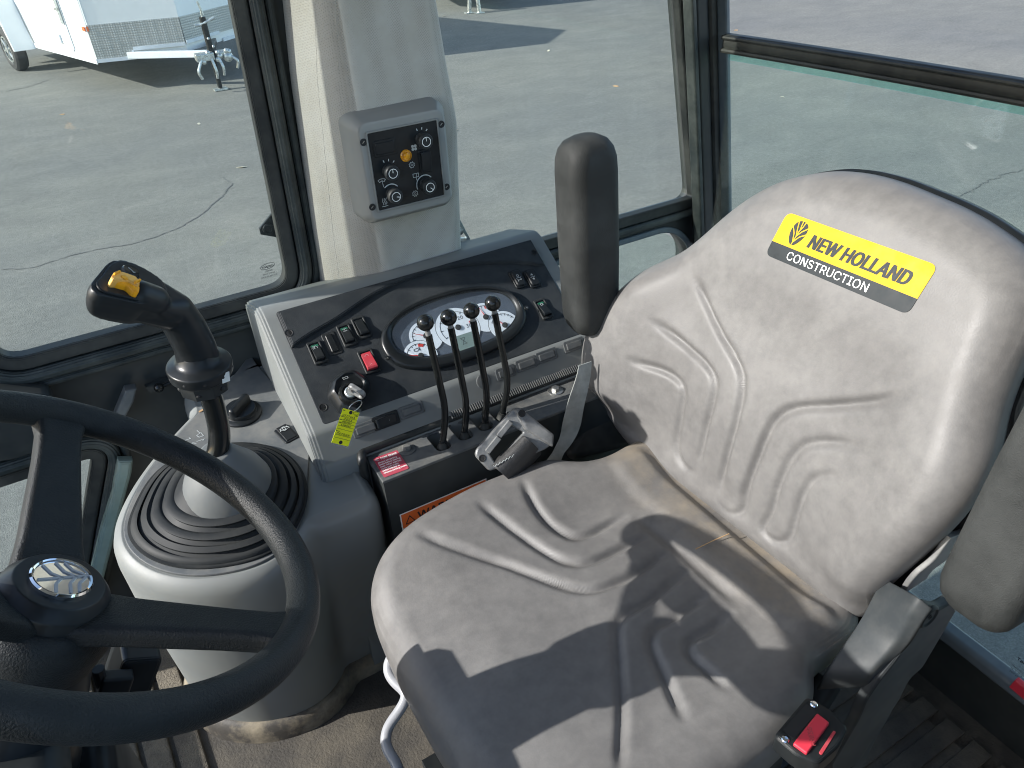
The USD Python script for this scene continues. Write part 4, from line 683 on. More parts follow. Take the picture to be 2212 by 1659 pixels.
    for s_, x_, yy_, hh, ww in (('UT7744A', .14, .735, .060, .66), ('2021', .26, .655, .058, .44), ('NEWH', .24, .585, .05, .46), ('U80C', .24, .505, .054, .5), ('767525', .14, .285, .06, .68), ('NEW', .08, .86, .025, .12), ('YEAR', .08, .71, .022, .12), ('MAKE', .08, .63, .022, .12), ('MODEL', .08, .555, .022, .14), ('KEY NO', .08, .35, .022, .2), ('USED', .74, .80, .03, .18)):
        part(c_, 'handwriting' if hh > .04 else 'print', TF.put(text(s_, h * hh * .78, .0003, width=w * ww, shear=.25 if hh > .04 else 0), w * x_, h * yy_, 0), 'ink_black', smooth=False)
    part(c_, 'print_box', TF.put(line2(rrect(w * .26, h * .06, .002), .0004, .0003), w * .76, h * .87, 0), 'ink_black', smooth=False)
    # ledge of blank switch covers
    FL = Fr((.178, .937, 1.6495), (1, 0, 0), (0, .026, .050))
    for u, v in ((790, 926), (889, 886), (1092.6, 805), (1137.6, 786), (1181, 768.6), (1240, 745)): blank(t, FL, u, v, .043 if u != 1092.6 else .038, .021)
    a = FL.px(834, 908.5, .003); s = part(t, 'ledge_switch', FL.put(ext(rrect(.046, .023, .003), .002, 0, r=.0008), *a), 'black_plastic', 'ledge rocker switch with a spray symbol'); part(s, 'rocker', FL.put(hull([(x, y, z) for y in (-.007, .007) for x, z in ((-.017, .002), (-.017, .009), (-.012, .010), (0, .006), (.017, .004), (.017, .002))]), *a), 'smooth_black'); part(s, 'switch_icon', FL.put(join(*[line2([(-.001, 0), (.004 * math.cos(q), .004 * math.sin(q))], .0006, .0004, .0062) for q in (-.8, -.3, .3, .8)]), a[0] + .001, a[1]), 'ink_grey', smooth=False)
    part(t, 'round_plug', FL.put(rev([(.0135, 0), (.0135, .0012), (.012, .0018), (0, .0018)], 28), *FL.px(1045, 823.6, .001)), 'plate_grey')
dash()

ZL = 1.640
def lever_box():
    t = thing('lever_box', 'dark lever box beside the seat with four slots and warning stickers', 'lever box', (.45, .9, 1.1))
    N = [at(u, v, 'z', ZL)[:2] for u, v in ((790, 986), (833, 1040), (1228, 881))]
    yn = (N[1][1] + N[2][1]) / 2; x0 = N[0][0]; print('leverbox', N, yn)
    slots = []
    LV = [((955.5, 961), (964, 888), (925.5, 724), (919, 697)), ((1003, 938.5), (1009, 876), (974, 708), (969, 686)), ((1047, 918.5), (1053, 851), (1022, 693), (1018.5, 671)), ((1083, 898.5), (1099.5, 829), (1068.5, 677), (1064.5, 655))]
    for b, *_ in LV:
        q = at(*b, 'z', ZL); slots.append((q[0], q[1]))
    sp = np.mean(np.diff([s[0] for s in slots])); 
    holes = [rrect(.026, .052, .010, 5, sx + .000, sy + .012) for sx, sy in slots]
    top = Polygon([(x0, yn), (.765, yn), (.765, .938), (x0, .938)], [h for h in holes])
    part(t, 'top_plate', ext(top, .004, ZL - .004, r=.001), 'lever_plate'); part(t, 'front_panel', boxc((x0 + .001, yn + .001, 1.101), (.765, yn + .006, ZL - .0045)), 'wall_paint'); part(t, 'end_panel', boxc((x0 + .001, yn + .0065, 1.101), (x0 + .006, .93, ZL - .0045)), 'wall_paint'); part(t, 'slot_tray', boxc((x0 + .01, yn + .01, ZL - .06), (.76, .935, ZL - .055)), 'grille_dark')
    for u, v in ((879, 972), (1200, 844)):
        q = at(u, v, 'z', ZL); b = part(t, 'bolt', move(rev([(.0145, 0), (.0145, .0015), (.009, .0022), (0, .0022)], 28), (q[0], q[1], ZL)), 'screw_steel' if u > 1000 else 'lever_plate'); part(b, 'hex_head', move(rev([(.0078, .002), (.0078, .007), (.0065, .0078), (0, .0078)], 6), (q[0], q[1], ZL)), 'screw_steel' if u > 1000 else 'lever_plate')
    part(t, 'seal', tube(poly_r([(x0 - .010, .925, 1.14), (x0 - .010, .925, 1.645), (x0 - .004, .9415, 1.648), (.72, .9425, 1.648)], .03, 8), .0075, 14), 'rubber')
    sr = []
    P = poly_r([(x0 - .010, .918, 1.2), (x0 - .010, .918, 1.645), (x0 - .004, .9385, 1.655), (.72, .9395, 1.655)], .03, 8); L_ = LineString(P)
    for s in np.arange(.18, L_.length - .01, .0042):
        a = np.array(L_.interpolate(s).coords[0]); b = np.array(L_.interpolate(s + .001).coords[0]); d = unit(b - a); sr.append(tube(np.array([a - d * .0011, a + d * .0011]), 1, 4, sq=[(-.0062, -.003), (.0062, -.003), (.0062, .003), (-.0062, .003)], up=V(0, -.6, .8)))
    part(t, 'seal_ribs', join(*sr), 'lever_plate', kind='stuff')
    # red parking brake sticker
    q = [at(u, v, 'z', ZL + .0005) for u, v in ((798, 994), (852, 975), (884, 1012), (830, 1032))]
    SF = Fr(q[3], q[2] - q[3], q[0] - q[3]); w, h = np.linalg.norm(q[2] - q[3]), np.linalg.norm(q[0] - q[3]); st = part(t, 'brake_sticker', SF.put(ext(rrect(w, h, .003, cx=w / 2, cy=h / 2), .0004, 0)), 'label_red')
    part(st, 'lettering', SF.put(text('PARK BRAKE', h * .10, .0002, bold=True, width=w * .66), w * .26, h * .82, .0004), 'ink_white', smooth=False); part(st, 'brake_symbol', SF.put(join(line2(ell(.0028, .0028, 18), .0005, .0002), text('P', .003, .0002, center=True)), w * .13, h * .87, .0004), 'ink_white', smooth=False)
    for k, s_ in enumerate(('Always set parking', 'brake before leaving', 'seat. After startup,', 'cycle park brake', 'switch ON/OFF to', 'release parking brake.')): part(st, 'lettering', SF.put(text(s_, h * .062, .0002, bold=True, width=w * (.043 * len(s_))), w * .07, h * (.68 - .105 * k), .0004), 'ink_white', smooth=False)
    # orange warning label low on the front panel
    WF = Fr((0, yn, 1.3), (1, 0, 0), (0, 0, 1)); q = WF.pxs([(863, 1112), (958, 1068)]); w = .16; d = unit(q[1] - q[0]); lb = part(t, 'warning_label', WF.put(ext([(0, -.09), (w, -.09), (w, 0), (0, 0)], .0004, 0), *q[0]), 'ink_white'); part(lb, 'orange_band', WF.put(ext([(.002, -.032), (w - .002, -.032), (w - .002, -.002), (.002, -.002)], .0003, .0004), *q[0]), 'label_orange'); part(lb, 'lettering', WF.put(text('WARNING', .016, .0002, bold=True), q[0][0] + .03, q[0][1] - .026, .0007), 'ink_black', smooth=False); part(lb, 'warning_symbol', WF.put(line2([(0, 0), (.016, 0), (.008, .015), (0, 0)], .0015, .0002), q[0][0] + .008, q[0][1] - .025, .0007), 'ink_black', smooth=False)
    # levers
    words = ['leftmost of the four', 'second from the left', 'third from the left', 'rightmost of the four']
    for k, (b, m, n_, ball) in enumerate(LV):
        y = slots[k][1]; B = at(*b, 'z', ZL); Mp = at(*m, 'y', y + .005); Nn = at(*n_, 'y', y + .03); T = at(*ball, 'y', y + .033)
        l = thing('control_lever', 'black rod control lever with a ball knob, ' + words[k], 'control lever', B, 'hydraulic control levers')
        part(l, 'rod', tube(poly_r([B - V(0, 0, .05), B, Mp, Nn], .035, 8), .0056, 16), 'gloss_black'); part(l, 'ball_knob', move(sph(.0131, 4), T), 'gloss_black'); part(l, 'neck', tube([Nn - unit(T - Nn) * .004, Nn + unit(T - Nn) * .008], .0044, 12), 'worn_metal')
        part(l, 'slot_boot', move(rev([(.016, -.03), (.013, -.012), (.009, -.004), (.0065, .002), (.0056, .006)], 20), B), 'rubber')
lever_box()

def joystick():
    Y = .955; t = thing('joystick', 'black loader joystick with a yellow thumb rocker over a ribbed rubber boot', 'joystick', FC.w(-.02, -.08))
    Q = FC.pxs([(665, 1060), (655, 1110), (600, 1185), (485, 1225), (378, 1225), (305, 1195), (276, 1150), (292, 1090), (350, 1010), (420, 975), (560, 960), (625, 985), (655, 1020)], .003); C = spline(Q, 90, True); ctr = C.mean(0); print('boot', ctr, C.min(0), C.max(0))
    part(t, 'boot_flange', FC.put(ext(C, .004, .002, r=.0015)), 'boot_rubber')
    top = at(466, 975, 'y', .945); print('stem foot', top)
    tl = FC.o; hz = (top - FC.o) @ FC.n; ta, tb = (top - FC.o) @ FC.ex, (top - FC.o) @ FC.ey
    H = hz - .045; loops = []
    S = [(.97, 0), (.95, .010), (.90, .012), (.885, .005), (.84, .009), (.86, .020), (.80, .026), (.765, .021), (.72, .026), (.745, .037), (.68, .043), (.64, .038), (.595, .044), (.62, .055), (.56, .062), (.51, .058), (.47, .066), (.44, .074), (.40, .080), (.37, .084), (.35, .105)]
    zmax = S[-1][1]
    for s, z in S:
        k = z / zmax; c = ctr * (1 - k) + V(ta, tb) * k; rr = (C - ctr) * s
        rnd = .055 * np.stack([np.cos(np.linspace(0, 2 * np.pi, 90, endpoint=False)), np.sin(np.linspace(0, 2 * np.pi, 90, endpoint=False))], 1)
        ang = np.arctan2(C[:, 1] - ctr[1], C[:, 0] - ctr[0]); rad = np.linalg.norm(C - ctr, axis=1) * s; rad = rad * (1 - .6 * k) + .6 * k * rad.mean()
        loops.append(np.array([FC.w(c[0] + r * math.cos(a), c[1] + r * math.sin(a), .005 + z * H / zmax) for r, a in zip(rad, ang)]))
    part(t, 'boot', rings(loops), 'boot_rubber', smooth=60)
    r1 = rad.mean(); cone = [(.066, H - .056), (.066, H - .028), (.056, H - .002), (.043, H + .016), (.031, H + .033), (.0235, H + .045), (.0195, H + .046)]
    part(t, 'boot_cap', FC.put(rev(cone, 40), ta, tb), 'cap_grey', smooth=60)
    g = lambda u, v, y=Y: at(u, v, 'y', y)
    stem = spline([g(466, 985, .945), g(474, 945, .948), g(468, 900, .952), g(452, 845, Y), g(445, 825, Y)], 26); part(t, 'stem', tube(stem, .0150, 20), 'gloss_black')
    ax = unit(g(428, 770) - g(446, 835)); ax = unit(ax + V(0, -.12, 0)); c0 = g(444, 838); CF = Fr(c0, unit(np.cross(V(0, 1, 0), ax)), np.cross(ax, unit(np.cross(V(0, 1, 0), ax)))); 
    if CF.n @ ax < 0: CF = Fr(c0, CF.ey, CF.ex)
    s = np.linalg.norm(c0 - EYE) / FPX; print('scale', s)
    part(t, 'clamp_nut', CF.put(rev([(.0, 0), (42 * s, 0), (48 * s, 4 * s), (52 * s, 40 * s), (0, 40 * s)], 9)), 'black_plastic')
    co = part(t, 'collar', CF.put(rev([(0, 38 * s), (57 * s, 38 * s), (60 * s, 42 * s), (61 * s, 60 * s), (58 * s, 64 * s), (46 * s, 68 * s), (38 * s, 74 * s), (32 * s, 88 * s), (0, 88 * s)], 48)), 'smooth_black', smooth=45)
    for k in range(10):
        a = k * math.pi / 5 + .25; part(co, 'collar_hole', CF.put(move(sph(.0038, 2), ((60.4 * s - .0031) * math.cos(a), (60.4 * s - .0031) * math.sin(a), 51 * s))), 'grille_dark')
    for k in range(6):
        a = k * math.pi / 3 + .1; part(co, 'nut_hole', CF.put(move(sph(.0040, 2), ((49.5 * s - .0035) * math.cos(a), (49.5 * s - .0035) * math.sin(a), 17 * s))), 'grille_dark')
    pa = CF.put(box(.0001, .014, .012)); q = Fr(at(487, 815, 'y', Y - .037), (.9, .45, 0), (0, 0, 1)); part(co, 'paper_label', q.put(ext(rrect(.012, .014, .0005), .0005, .0005), 0, 0, 0, -.2), 'ink_white')
    # grip: bent handle, head with a flat oval top plate
    hp = [(431, 784, 41), (421, 748, 38), (400, 706, 37), (377, 672, 35)]
        # head block in a plane facing up-left towards the eye
    T0 = [g(246, 563, .945), g(200, 618, .905), g(352, 640, .90), g(300, 572, .95)]
    HF = Fr(g(268, 618, .925), g(345, 645, .915) - g(205, 585, .925), g(262, 570, .965) - g(262, 660, .89)); print('head n', HF.n)
    ho = HF.pxs([(243, 564), (262, 562), (312, 580), (350, 606), (360, 630), (350, 650), (324, 657), (292, 654), (248, 644), (206, 630), (198, 618), (208, 600), (230, 572)]); ho = spline(ho, 70, True)
    hc = ho.mean(0); lv = []
    Cn = [g(u, v, Y - .002 * i) for i, (u, v, r) in enumerate(hp)]; Rn = [r * s for *_, r in hp]
    rt = ho[ho[:, 0] > hc[0] + .012]; nk = np.vstack([[HF.w(*x, -.003) for x in rt], [HF.w(*(hc + (x - hc) * .9), -.030) for x in rt]])
    Mh = hullchain(Cn, Rn, 3) + manifold3d.Manifold.hull_points(np.vstack([sph(1, 3)[0] * Rn[-1] + Cn[-1], nk]).astype(np.float64))
    for sc, dz, sh in ((.62, -.044, (.004, -.002)), (.84, -.037, (.002, -.001)), (.94, -.027, (.001, 0)), (1.02, -.011, (0, 0)), (1.02, -.004, (0, 0)), (1.0, .0, (0, 0)), (.97, .0015, (0, 0))):
        lv.append(np.array([HF.w(*(hc + (x - hc) * sc + sh), dz) for x in ho]))
    Mhd = manifold3d.Manifold.hull_points(np.vstack(lv[:6]).astype(np.float64))
    # trigger spur under the head
    sp_ = [g(256, 676, .925), g(262, 690, .925), g(330, 660, .935), g(350, 690, .945), g(240, 640, .915)]
    Msp = hullchain([g(258, 688, .925), g(300, 672, .93), g(365, 672, .945)], [.004, .014, .024], 2) + manifold3d.Manifold.hull_points(np.vstack([sph(1, 2)[0] * r + c for c, r in ((g(258, 689, .925), .003), (g(243, 645, .92), .006), (g(300, 640, .925), .02), (g(330, 650, .93), .02))]).astype(np.float64))
    M = Mh + Mhd + Msp
    v, f = smooth_it(M, .004, 8); part(t, 'grip', (v, f), 'smooth_black', smooth=True)
    tp = (ho - hc) * .90 + hc; part(t, 'top_plate', HF.put(ext(tp, .0030, 0, r=.0012)), 'smooth_black')
    # yellow rocker and round button on the top plate
    def hp_(u, v, h=.0): return HF.px(u, v, h)
    P = np.array([hp_(u, v, .006) for u, v in ((240, 600), (258, 603), (280, 606), (300, 614), (296, 640), (284, 636), (272, 624), (250, 618), (238, 612))])
    yr = part(t, 'thumb_rocker', HF.put(ext(rpoly(P, .003, 3), .011, .002, r=.0025)), 'rocker_yellow'); P = np.array([hp_(u, v, .014) for u, v in ((246, 588), (263, 588), (292, 598), (302, 610), (297, 620), (276, 608), (243, 606), (240, 600))])
    part(yr, 'rocker_top', HF.put(ext(rpoly(P, .002, 3), .014, .002, r=.002)), 'rocker_yellow_light'); a = hp_(269, 600, .016); part(yr, 'rocker_stud', HF.put(ext(ell(.0042, .0032, 20), .0012, .0158, r=.0006), *a), 'rocker_yellow')
    for uu, vv in ((252, 591), (296, 609)): part(yr, 'rocker_rib', HF.put(box(.0022, .010, .004), *hp_(uu, vv, .016), .015, -.5), 'rocker_yellow')
    a = hp_(282, 587, .008); bt = part(t, 'thumb_button', HF.put(rev([(.0105, .002), (.0105, .009), (.009, .011), (.006, .0105), (0, .0105)], 28), *a), 'gloss_black'); part(bt, 'button_icon', HF.put(line2([(-.004, .002), (0, 0), (.003, -.003), (.0045, -.001)], .0009, .0004, .0107), *a), 'ink_grey', smooth=False)
joystick()
# ================================================================== operator's seat
sm = lambda x: np.clip(x, 0, 1) ** 2 * (3 - 2 * np.clip(x, 0, 1))
def groove(xy, P, w=.0085, depth=.006, fade=.05, n=120):
    q = spline(P, n); d, i = cKDTree(q).query(xy); s = np.r_[0, np.cumsum(np.linalg.norm(np.diff(q, axis=0), axis=1))]; e = np.minimum(s, s[-1] - s)
    return -depth * np.exp(-(d / w) ** 2) * sm(e[i] / fade + .15)
def signed_side(xy, P, n=200):              # + on the left of the line
    q = spline(P, n); d, i = cKDTree(q).query(xy); t = np.gradient(q, axis=0); r = xy - q[i]; return d * np.sign(t[i, 0] * r[:, 1] - t[i, 1] * r[:, 0])
SEAT = thing('operator_seat', 'worn grey vinyl suspension seat with sculpted grooves and folded-up armrests', 'seat', (.4, .54, 1.1))
def cushion():
    far = [(1339, 950), (1282, 974), (1243, 979), (1195, 976), (1151, 983), (1107, 998), (1019, 1033), (958, 1064), (888, 1106), (840, 1143), (809, 1178), (792, 1213), (787, 1239)]
    front = [(794, 1283), (814, 1340), (844, 1405), (897, 1502), (949, 1589), (998, 1659)]; near = [(1637, 1659), (1672, 1629), (1758, 1498), (1763, 1443), (1805, 1400)]
    P = [at(u, v, 'z', 1.607)[:2] for u, v in far] + [at(u, v, 'z', 1.585)[:2] for u, v in front] + [(.137, .36), (.150, .305), (.19, .268), (.27, .250)] + [at(u, v, 'z', 1.575)[:2] for u, v in near] + [(.672, .332), (.72, .385), (.75, .55), (.74, .72), (.70, .775)]
    print('cushion', np.round(np.array(P), 3).tolist())
    O = spline(np.array(P), 420, True); ctr = V(.30, .535); T = cKDTree(O)
    c = thing_xy = None
    S = np.r_[np.linspace(.0, .70, 62), 1 - (1 - np.linspace(0, 1, 60)[1:]) ** 1.6 * .30]
    R = .042
    g = lambda Q: pts(Q, 'z', 1.592)[:, :2]
    G = [[(1128, 1052), (1140, 1075), (1155, 1099), (1186, 1130), (1215, 1148), (1238, 1156), (1282, 1145), (1326, 1121), (1365, 1108)], [(1030, 1098), (1085, 1134), (1151, 1173), (1195, 1200), (1247, 1215), (1282, 1208), (1326, 1187), (1370, 1165), (1408, 1148)], [(895, 1163), (976, 1187), (1063, 1208), (1151, 1239), (1216, 1263), (1273, 1272), (1326, 1257), (1370, 1235), (1413, 1204), (1455, 1180)],
         [(1338, 1700), (1340, 1620), (1343, 1545), (1341, 1458), (1335, 1379), (1340, 1337), (1370, 1311), (1413, 1283), (1457, 1248), (1495, 1214)], [(1479, 1582), (1466, 1545), (1448, 1493), (1422, 1427), (1407, 1379), (1420, 1350), (1457, 1327), (1501, 1296), (1540, 1264)], [(1575, 1508), (1545, 1475), (1520, 1443), (1492, 1410), (1488, 1385), (1523, 1360), (1560, 1332), (1588, 1306)],
         [(1368, 1106), (1400, 1128), (1440, 1160), (1490, 1200), (1540, 1245), (1590, 1292), (1602, 1310)]]
    G = [g(q) for q in G]; th = spline(g([(1505, 1190), (1560, 1160), (1590, 1140)]), 30)
    def height(xy):
        d, _ = T.query(xy); x, y = xy[:, 0], xy[:, 1]; yc = .54
        z = np.full(len(xy), 1.590) + .022 * sm((abs(y - yc) - .12) / .13) - .020 * sm((.26 - x) / .16) - .004 * sm((x - .40) / .08) * sm((.2 - abs(y - yc)) / .08)
        rim = np.where(d < R, R - np.sqrt(np.maximum(R * R - (R - d) ** 2, 0)), 0)
        k = sm(d / .05)
        for i, q in enumerate(G): z = z + groove(xy, q, .0065 if i < 6 else .009, .0070 if i < 6 else .006) * k
        for i in (0, 1, 3 - 0, 4): pass
        for i, sgn in ((0, 1), (1, 1), (2, 1), (3, -1), (4, -1), (5, -1)):   # padding swells on the outer side of each groove
            q = spline(G[i], 120); dd, ii = cKDTree(q).query(xy); s = signed_side(xy, G[i]); e = np.minimum(ii, 119 - ii) / 119.
            z = z + .0028 * np.where(s * sgn > 0, np.exp(-np.maximum(dd - .004, 0) / .022) * (1 - np.exp(-(dd / .007) ** 2)), 0) * sm(e / .12) * k
        z = z + .007 * sm((x - .560) / .025) * sm((.21 - abs(y - yc)) / .03) * sm((.645 - x) / .02) - .004 * sm((x - .615) / .04)
        return z - rim
    loops = []
    for s in S[1:]: xy = ctr + (O - ctr) * s; loops.append(np.c_[xy, height(xy)])
    e = loops[-1]
    for dz, off in ((-.012, .0005), (-.03, -.002), (-.05, -.010), (-.062, -.022), (-.066, -.05)):
        q = ctr + (O - ctr) * (1 + off / .28); loops.append(np.c_[q, e[:, 2] + dz])
    n = 420; v, f = rings(loops[::-1]); part(SEAT, 'seat_cushion', (v, f), 'vinyl', smooth=True)
    pan = Polygon(ctr + (O - ctr) * .90); part(SEAT, 'seat_pan', ext(pan, .035, 1.475, r=.005), 'smooth_black')
    part(SEAT, 'suspension_base', boxc((.24, .36, 1.12), (.64, .74, 1.46)), 'rubber')
    for y in (.40, .70): part(SEAT, 'slide_rail', boxc((.16, y - .02, 1.1005), (.72, y + .02, 1.125)), 'smooth_black')
    # crumbs and a stalk of straw in the fold
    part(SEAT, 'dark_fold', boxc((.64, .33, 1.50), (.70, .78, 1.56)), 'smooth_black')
    a, b = at(1503, 1186, 'z', 1.596), at(1575, 1153, 'z', 1.60); solo('straw_stalk', tube([a, (a + b) / 2 + V(0, 0, .001), b], .0008, 6), 'leaf', 'thin dry straw stalk lying across the seat fold', 'straw', base=a)
cushion()

TB = math.radians(15.0)
FB = Fr((.640, 0, 1.600), (0, -1, 0), (math.sin(TB), 0, math.cos(TB)))
def backrest():
    D = [(1785, 1335), (1822, 1352), (1850, 1335), (1885, 1295), (1960, 1230), (2050, 1150), (2108, 1075), (2138, 1000), (2150, 900), (2180, 780), (2208, 680), (2206, 620), (2170, 555), (2110, 505), (2030, 455), (1950, 418), (1870, 386), (1800, 368), (1745, 364), (1700, 370), (1645, 385), (1590, 417), (1540, 462), (1500, 505), (1460, 543), (1415, 572), (1372, 608), (1330, 655), (1297, 705), (1281, 760), (1276, 820), (1281, 875), (1302, 922), (1338, 975), (1395, 1030), (1495, 1108), (1595, 1186), (1695, 1264)]
    Q = np.array([FB.px(u, v, -.011 if not (v > 930 and u < 1835) else -.008) for u, v in D]); print('backrest', np.round(Q, 3).tolist())
    O = spline(Q, 440, True); ctr = V(-.57, .215); T = cKDTree(O); R = .048
    ac = -.575
    g = lambda P: FB.pxs(P, .004)
    G = [[(1965, 846), (1930, 858), (1894, 868), (1840, 874), (1783, 878), (1738, 880), (1708, 887), (1678, 911), (1660, 945), (1640, 990), (1612, 1050), (1584, 1110)], [(1884, 960), (1840, 958), (1809, 956), (1765, 956), (1740, 964), (1718, 985), (1698, 1018), (1675, 1070), (1652, 1120), (1636, 1152), (1650, 1170), (1686, 1172), (1708, 1138), (1733, 1078), (1760, 1038), (1793, 1025), (1830, 1040)],
         [(1497, 592), (1512, 630), (1535, 680), (1562, 730), (1590, 775), (1607, 820), (1606, 862), (1590, 930), (1562, 1010), (1538, 1075)], [(1425, 690), (1460, 722), (1500, 760), (1535, 795), (1549, 825), (1547, 856), (1532, 910), (1512, 970), (1493, 1018)], [(1380, 770), (1420, 790), (1460, 812), (1478, 835), (1476, 875), (1462, 930), (1452, 985), (1470, 1015), (1492, 1022)], [(1534, 1078), (1545, 1100), (1570, 1116), (1596, 1100), (1612, 1052)]]
    G = [g(q) for q in G]
    def off(ab):
        d, _ = T.query(ab); a, b = ab[:, 0], ab[:, 1]; k = sm((d - .012) / .05)
        w = .034 * sm((abs(a - ac) - .13) / .15) * sm((.40 - b) / .16) * sm(b / .06) - .03 * sm((b - .34) / .2) - .010 * sm((.10 - b) / .1) + .010 * np.exp(-((b - .16) / .09) ** 2)
        for q in G: w = w + groove(ab, q, .0064, .0066, .06) * k
        for i, sgn in ((0, -1), (2, 1), (3, 1)):
            q = spline(G[i], 120); dd, ii = cKDTree(q).query(ab); s = signed_side(ab, G[i]); e = np.minimum(ii, 119 - ii) / 119.; w = w + .0032 * np.where(s * sgn > 0, np.exp(-np.maximum(dd - .004, 0) / .024) * (1 - np.exp(-(dd / .008) ** 2)), 0) * sm(e / .15) * k
        rim = np.where(d < R, R - np.sqrt(np.maximum(R * R - (R - d) ** 2, 0)), 0); return w - rim
    S = np.r_[np.linspace(0, .70, 62), 1 - (1 - np.linspace(0, 1, 56)[1:]) ** 1.7 * .30]; loops = []
    for s in S[1:]:
        ab = ctr + (O - ctr) * s; w = off(ab); loops.append(np.array([FB.w(a, b, h) for (a, b), h in zip(ab, w)]))
    wl = off(O)
    for dh, o in ((-.012, 0), (-.028, -.004), (-.04, -.014)):
        q = ctr + (O - ctr) * (1 + o / .27); loops.append(np.array([FB.w(a, b, h + dh) for (a, b), h in zip(q, wl)]))
    part(SEAT, 'backrest', rings(loops[::-1]), 'vinyl_back', smooth=True)
    sh = Polygon(O).buffer(.004, quad_segs=6); shl = np.array([sh.exterior.interpolate(s, normalized=True).coords[0] for s in np.linspace(0, 1, 200, endpoint=False)]); sw = off(ctr + (shl - ctr) * .97)
    lp = [np.array([FB.w(*(ctr + (x - ctr) * sc), min(h, -.01) + dh) for x, h in zip(shl, sw)]) for sc, dh in ((.96, -.035), (1.0, -.040), (1.0, -.055), (.95, -.085), (.85, -.10))]
    part(SEAT, 'back_shell', rings(lp), 'smooth_black', smooth=60)
    # maker's decal
    c4 = FB.pxs([(1712, 459), (2031, 577), (1983, 681), (1664, 551)], -.01); A_, B_, C_, D_ = c4; ux = unit((B_ - A_) + (C_ - D_)); rot = math.atan2(ux[1], ux[0]); uy = V(-ux[1], ux[0]); o = D_; w, h = (abs((B_ - A_) @ ux) + abs((C_ - D_) @ ux)) / 2, (abs((A_ - D_) @ uy) + abs((B_ - C_) @ uy)) / 2; print('decal', w, h, rot)
    def onback(m, lift):
        v, f = vf(m); ab = o + v[:, :1] * ux + v[:, 1:2] * uy; return np.array([FB.w(a, b, q + lift + z) for (a, b), q, z in zip(ab, off(ab), v[:, 2])]), f
    def fine(poly, lift, n=.004):
        t = trimesh.creation.extrude_polygon(Polygon(poly), .0005, engine='earcut'); v, f = trimesh.remesh.subdivide_to_size(t.vertices, t.faces, n * 2); return onback((v, f), lift)
    outl = rpoly([(.002, h), (w + .002, h), (w - .002, 0), (-.002, 0)], .010, 6); y3 = h * .33; full = Polygon(outl)
    split = lambda lo, hi: full.intersection(Polygon([(-1, lo), (1, lo), (1, hi), (-1, hi)])).exterior.coords[:-1]
    dc = part(SEAT, 'maker_decal', fine(split(y3, 1), .0004), 'decal_yellow', 'yellow and dark maker decal on the backrest', smooth=False); part(dc, 'dark_band', fine(split(-1, y3), .0004), 'decal_dark', smooth=False)
    def let(s, hh, x, y, ww, m, sh=0, bold=False):
        tx = vf(text(s, hh, .0003, bold=bold, shear=sh, width=ww)); tx = join(tx, move(tx, (hh * .045, 0, .00006)), move(tx, (-hh * .045, 0, .00012))) if bold else tx
        part(dc, 'lettering', onback((tx[0] + [x, y, 0], tx[1]), .0010), m, smooth=False)
    let('NEW HOLLAND', h * .27, w * .245, h * .475, w * .66, 'decal_dark', .18, True); let('CONSTRUCTION', h * .175, w * .145, h * .085, w * .575, 'ink_white')
    # wheat-leaf badge: an egg cut by light veins
    egg = Polygon(spline([(0, 1), (.75, .78), (.95, .2), (.7, -.5), (.05, -1), (-.7, -.55), (-.95, .1), (-.72, .75)], 60, True) * [h * .205, h * .27]); veins = [[(0, -1.2), (.02, .2), (.05, .35)], [(.0, -.75), (.42, -.15), (1.2, .35)], [(.02, -.2), (.36, .28), (.9, .75)], [(.04, .3), (.16, .6), (.25, 1.2)], [(0, -.75), (-.42, -.1), (-1.1, .4)], [(0, -.2), (-.33, .3), (-.65, .9)], [(.04, .3), (-.08, .65), (-.2, 1.2)]]
    for q in veins: egg = egg.difference(LineString(np.array(q) * [h * .205, h * .27]).buffer(h * .014))
    egg = affinity.rotate(egg, -8, origin=(0, 0))
    for gq in egg.geoms: part(dc, 'leaf_badge', onback(ext(affinity.translate(gq, w * .145, h * .66), .0003), .0010), 'decal_dark', smooth=False)
backrest()

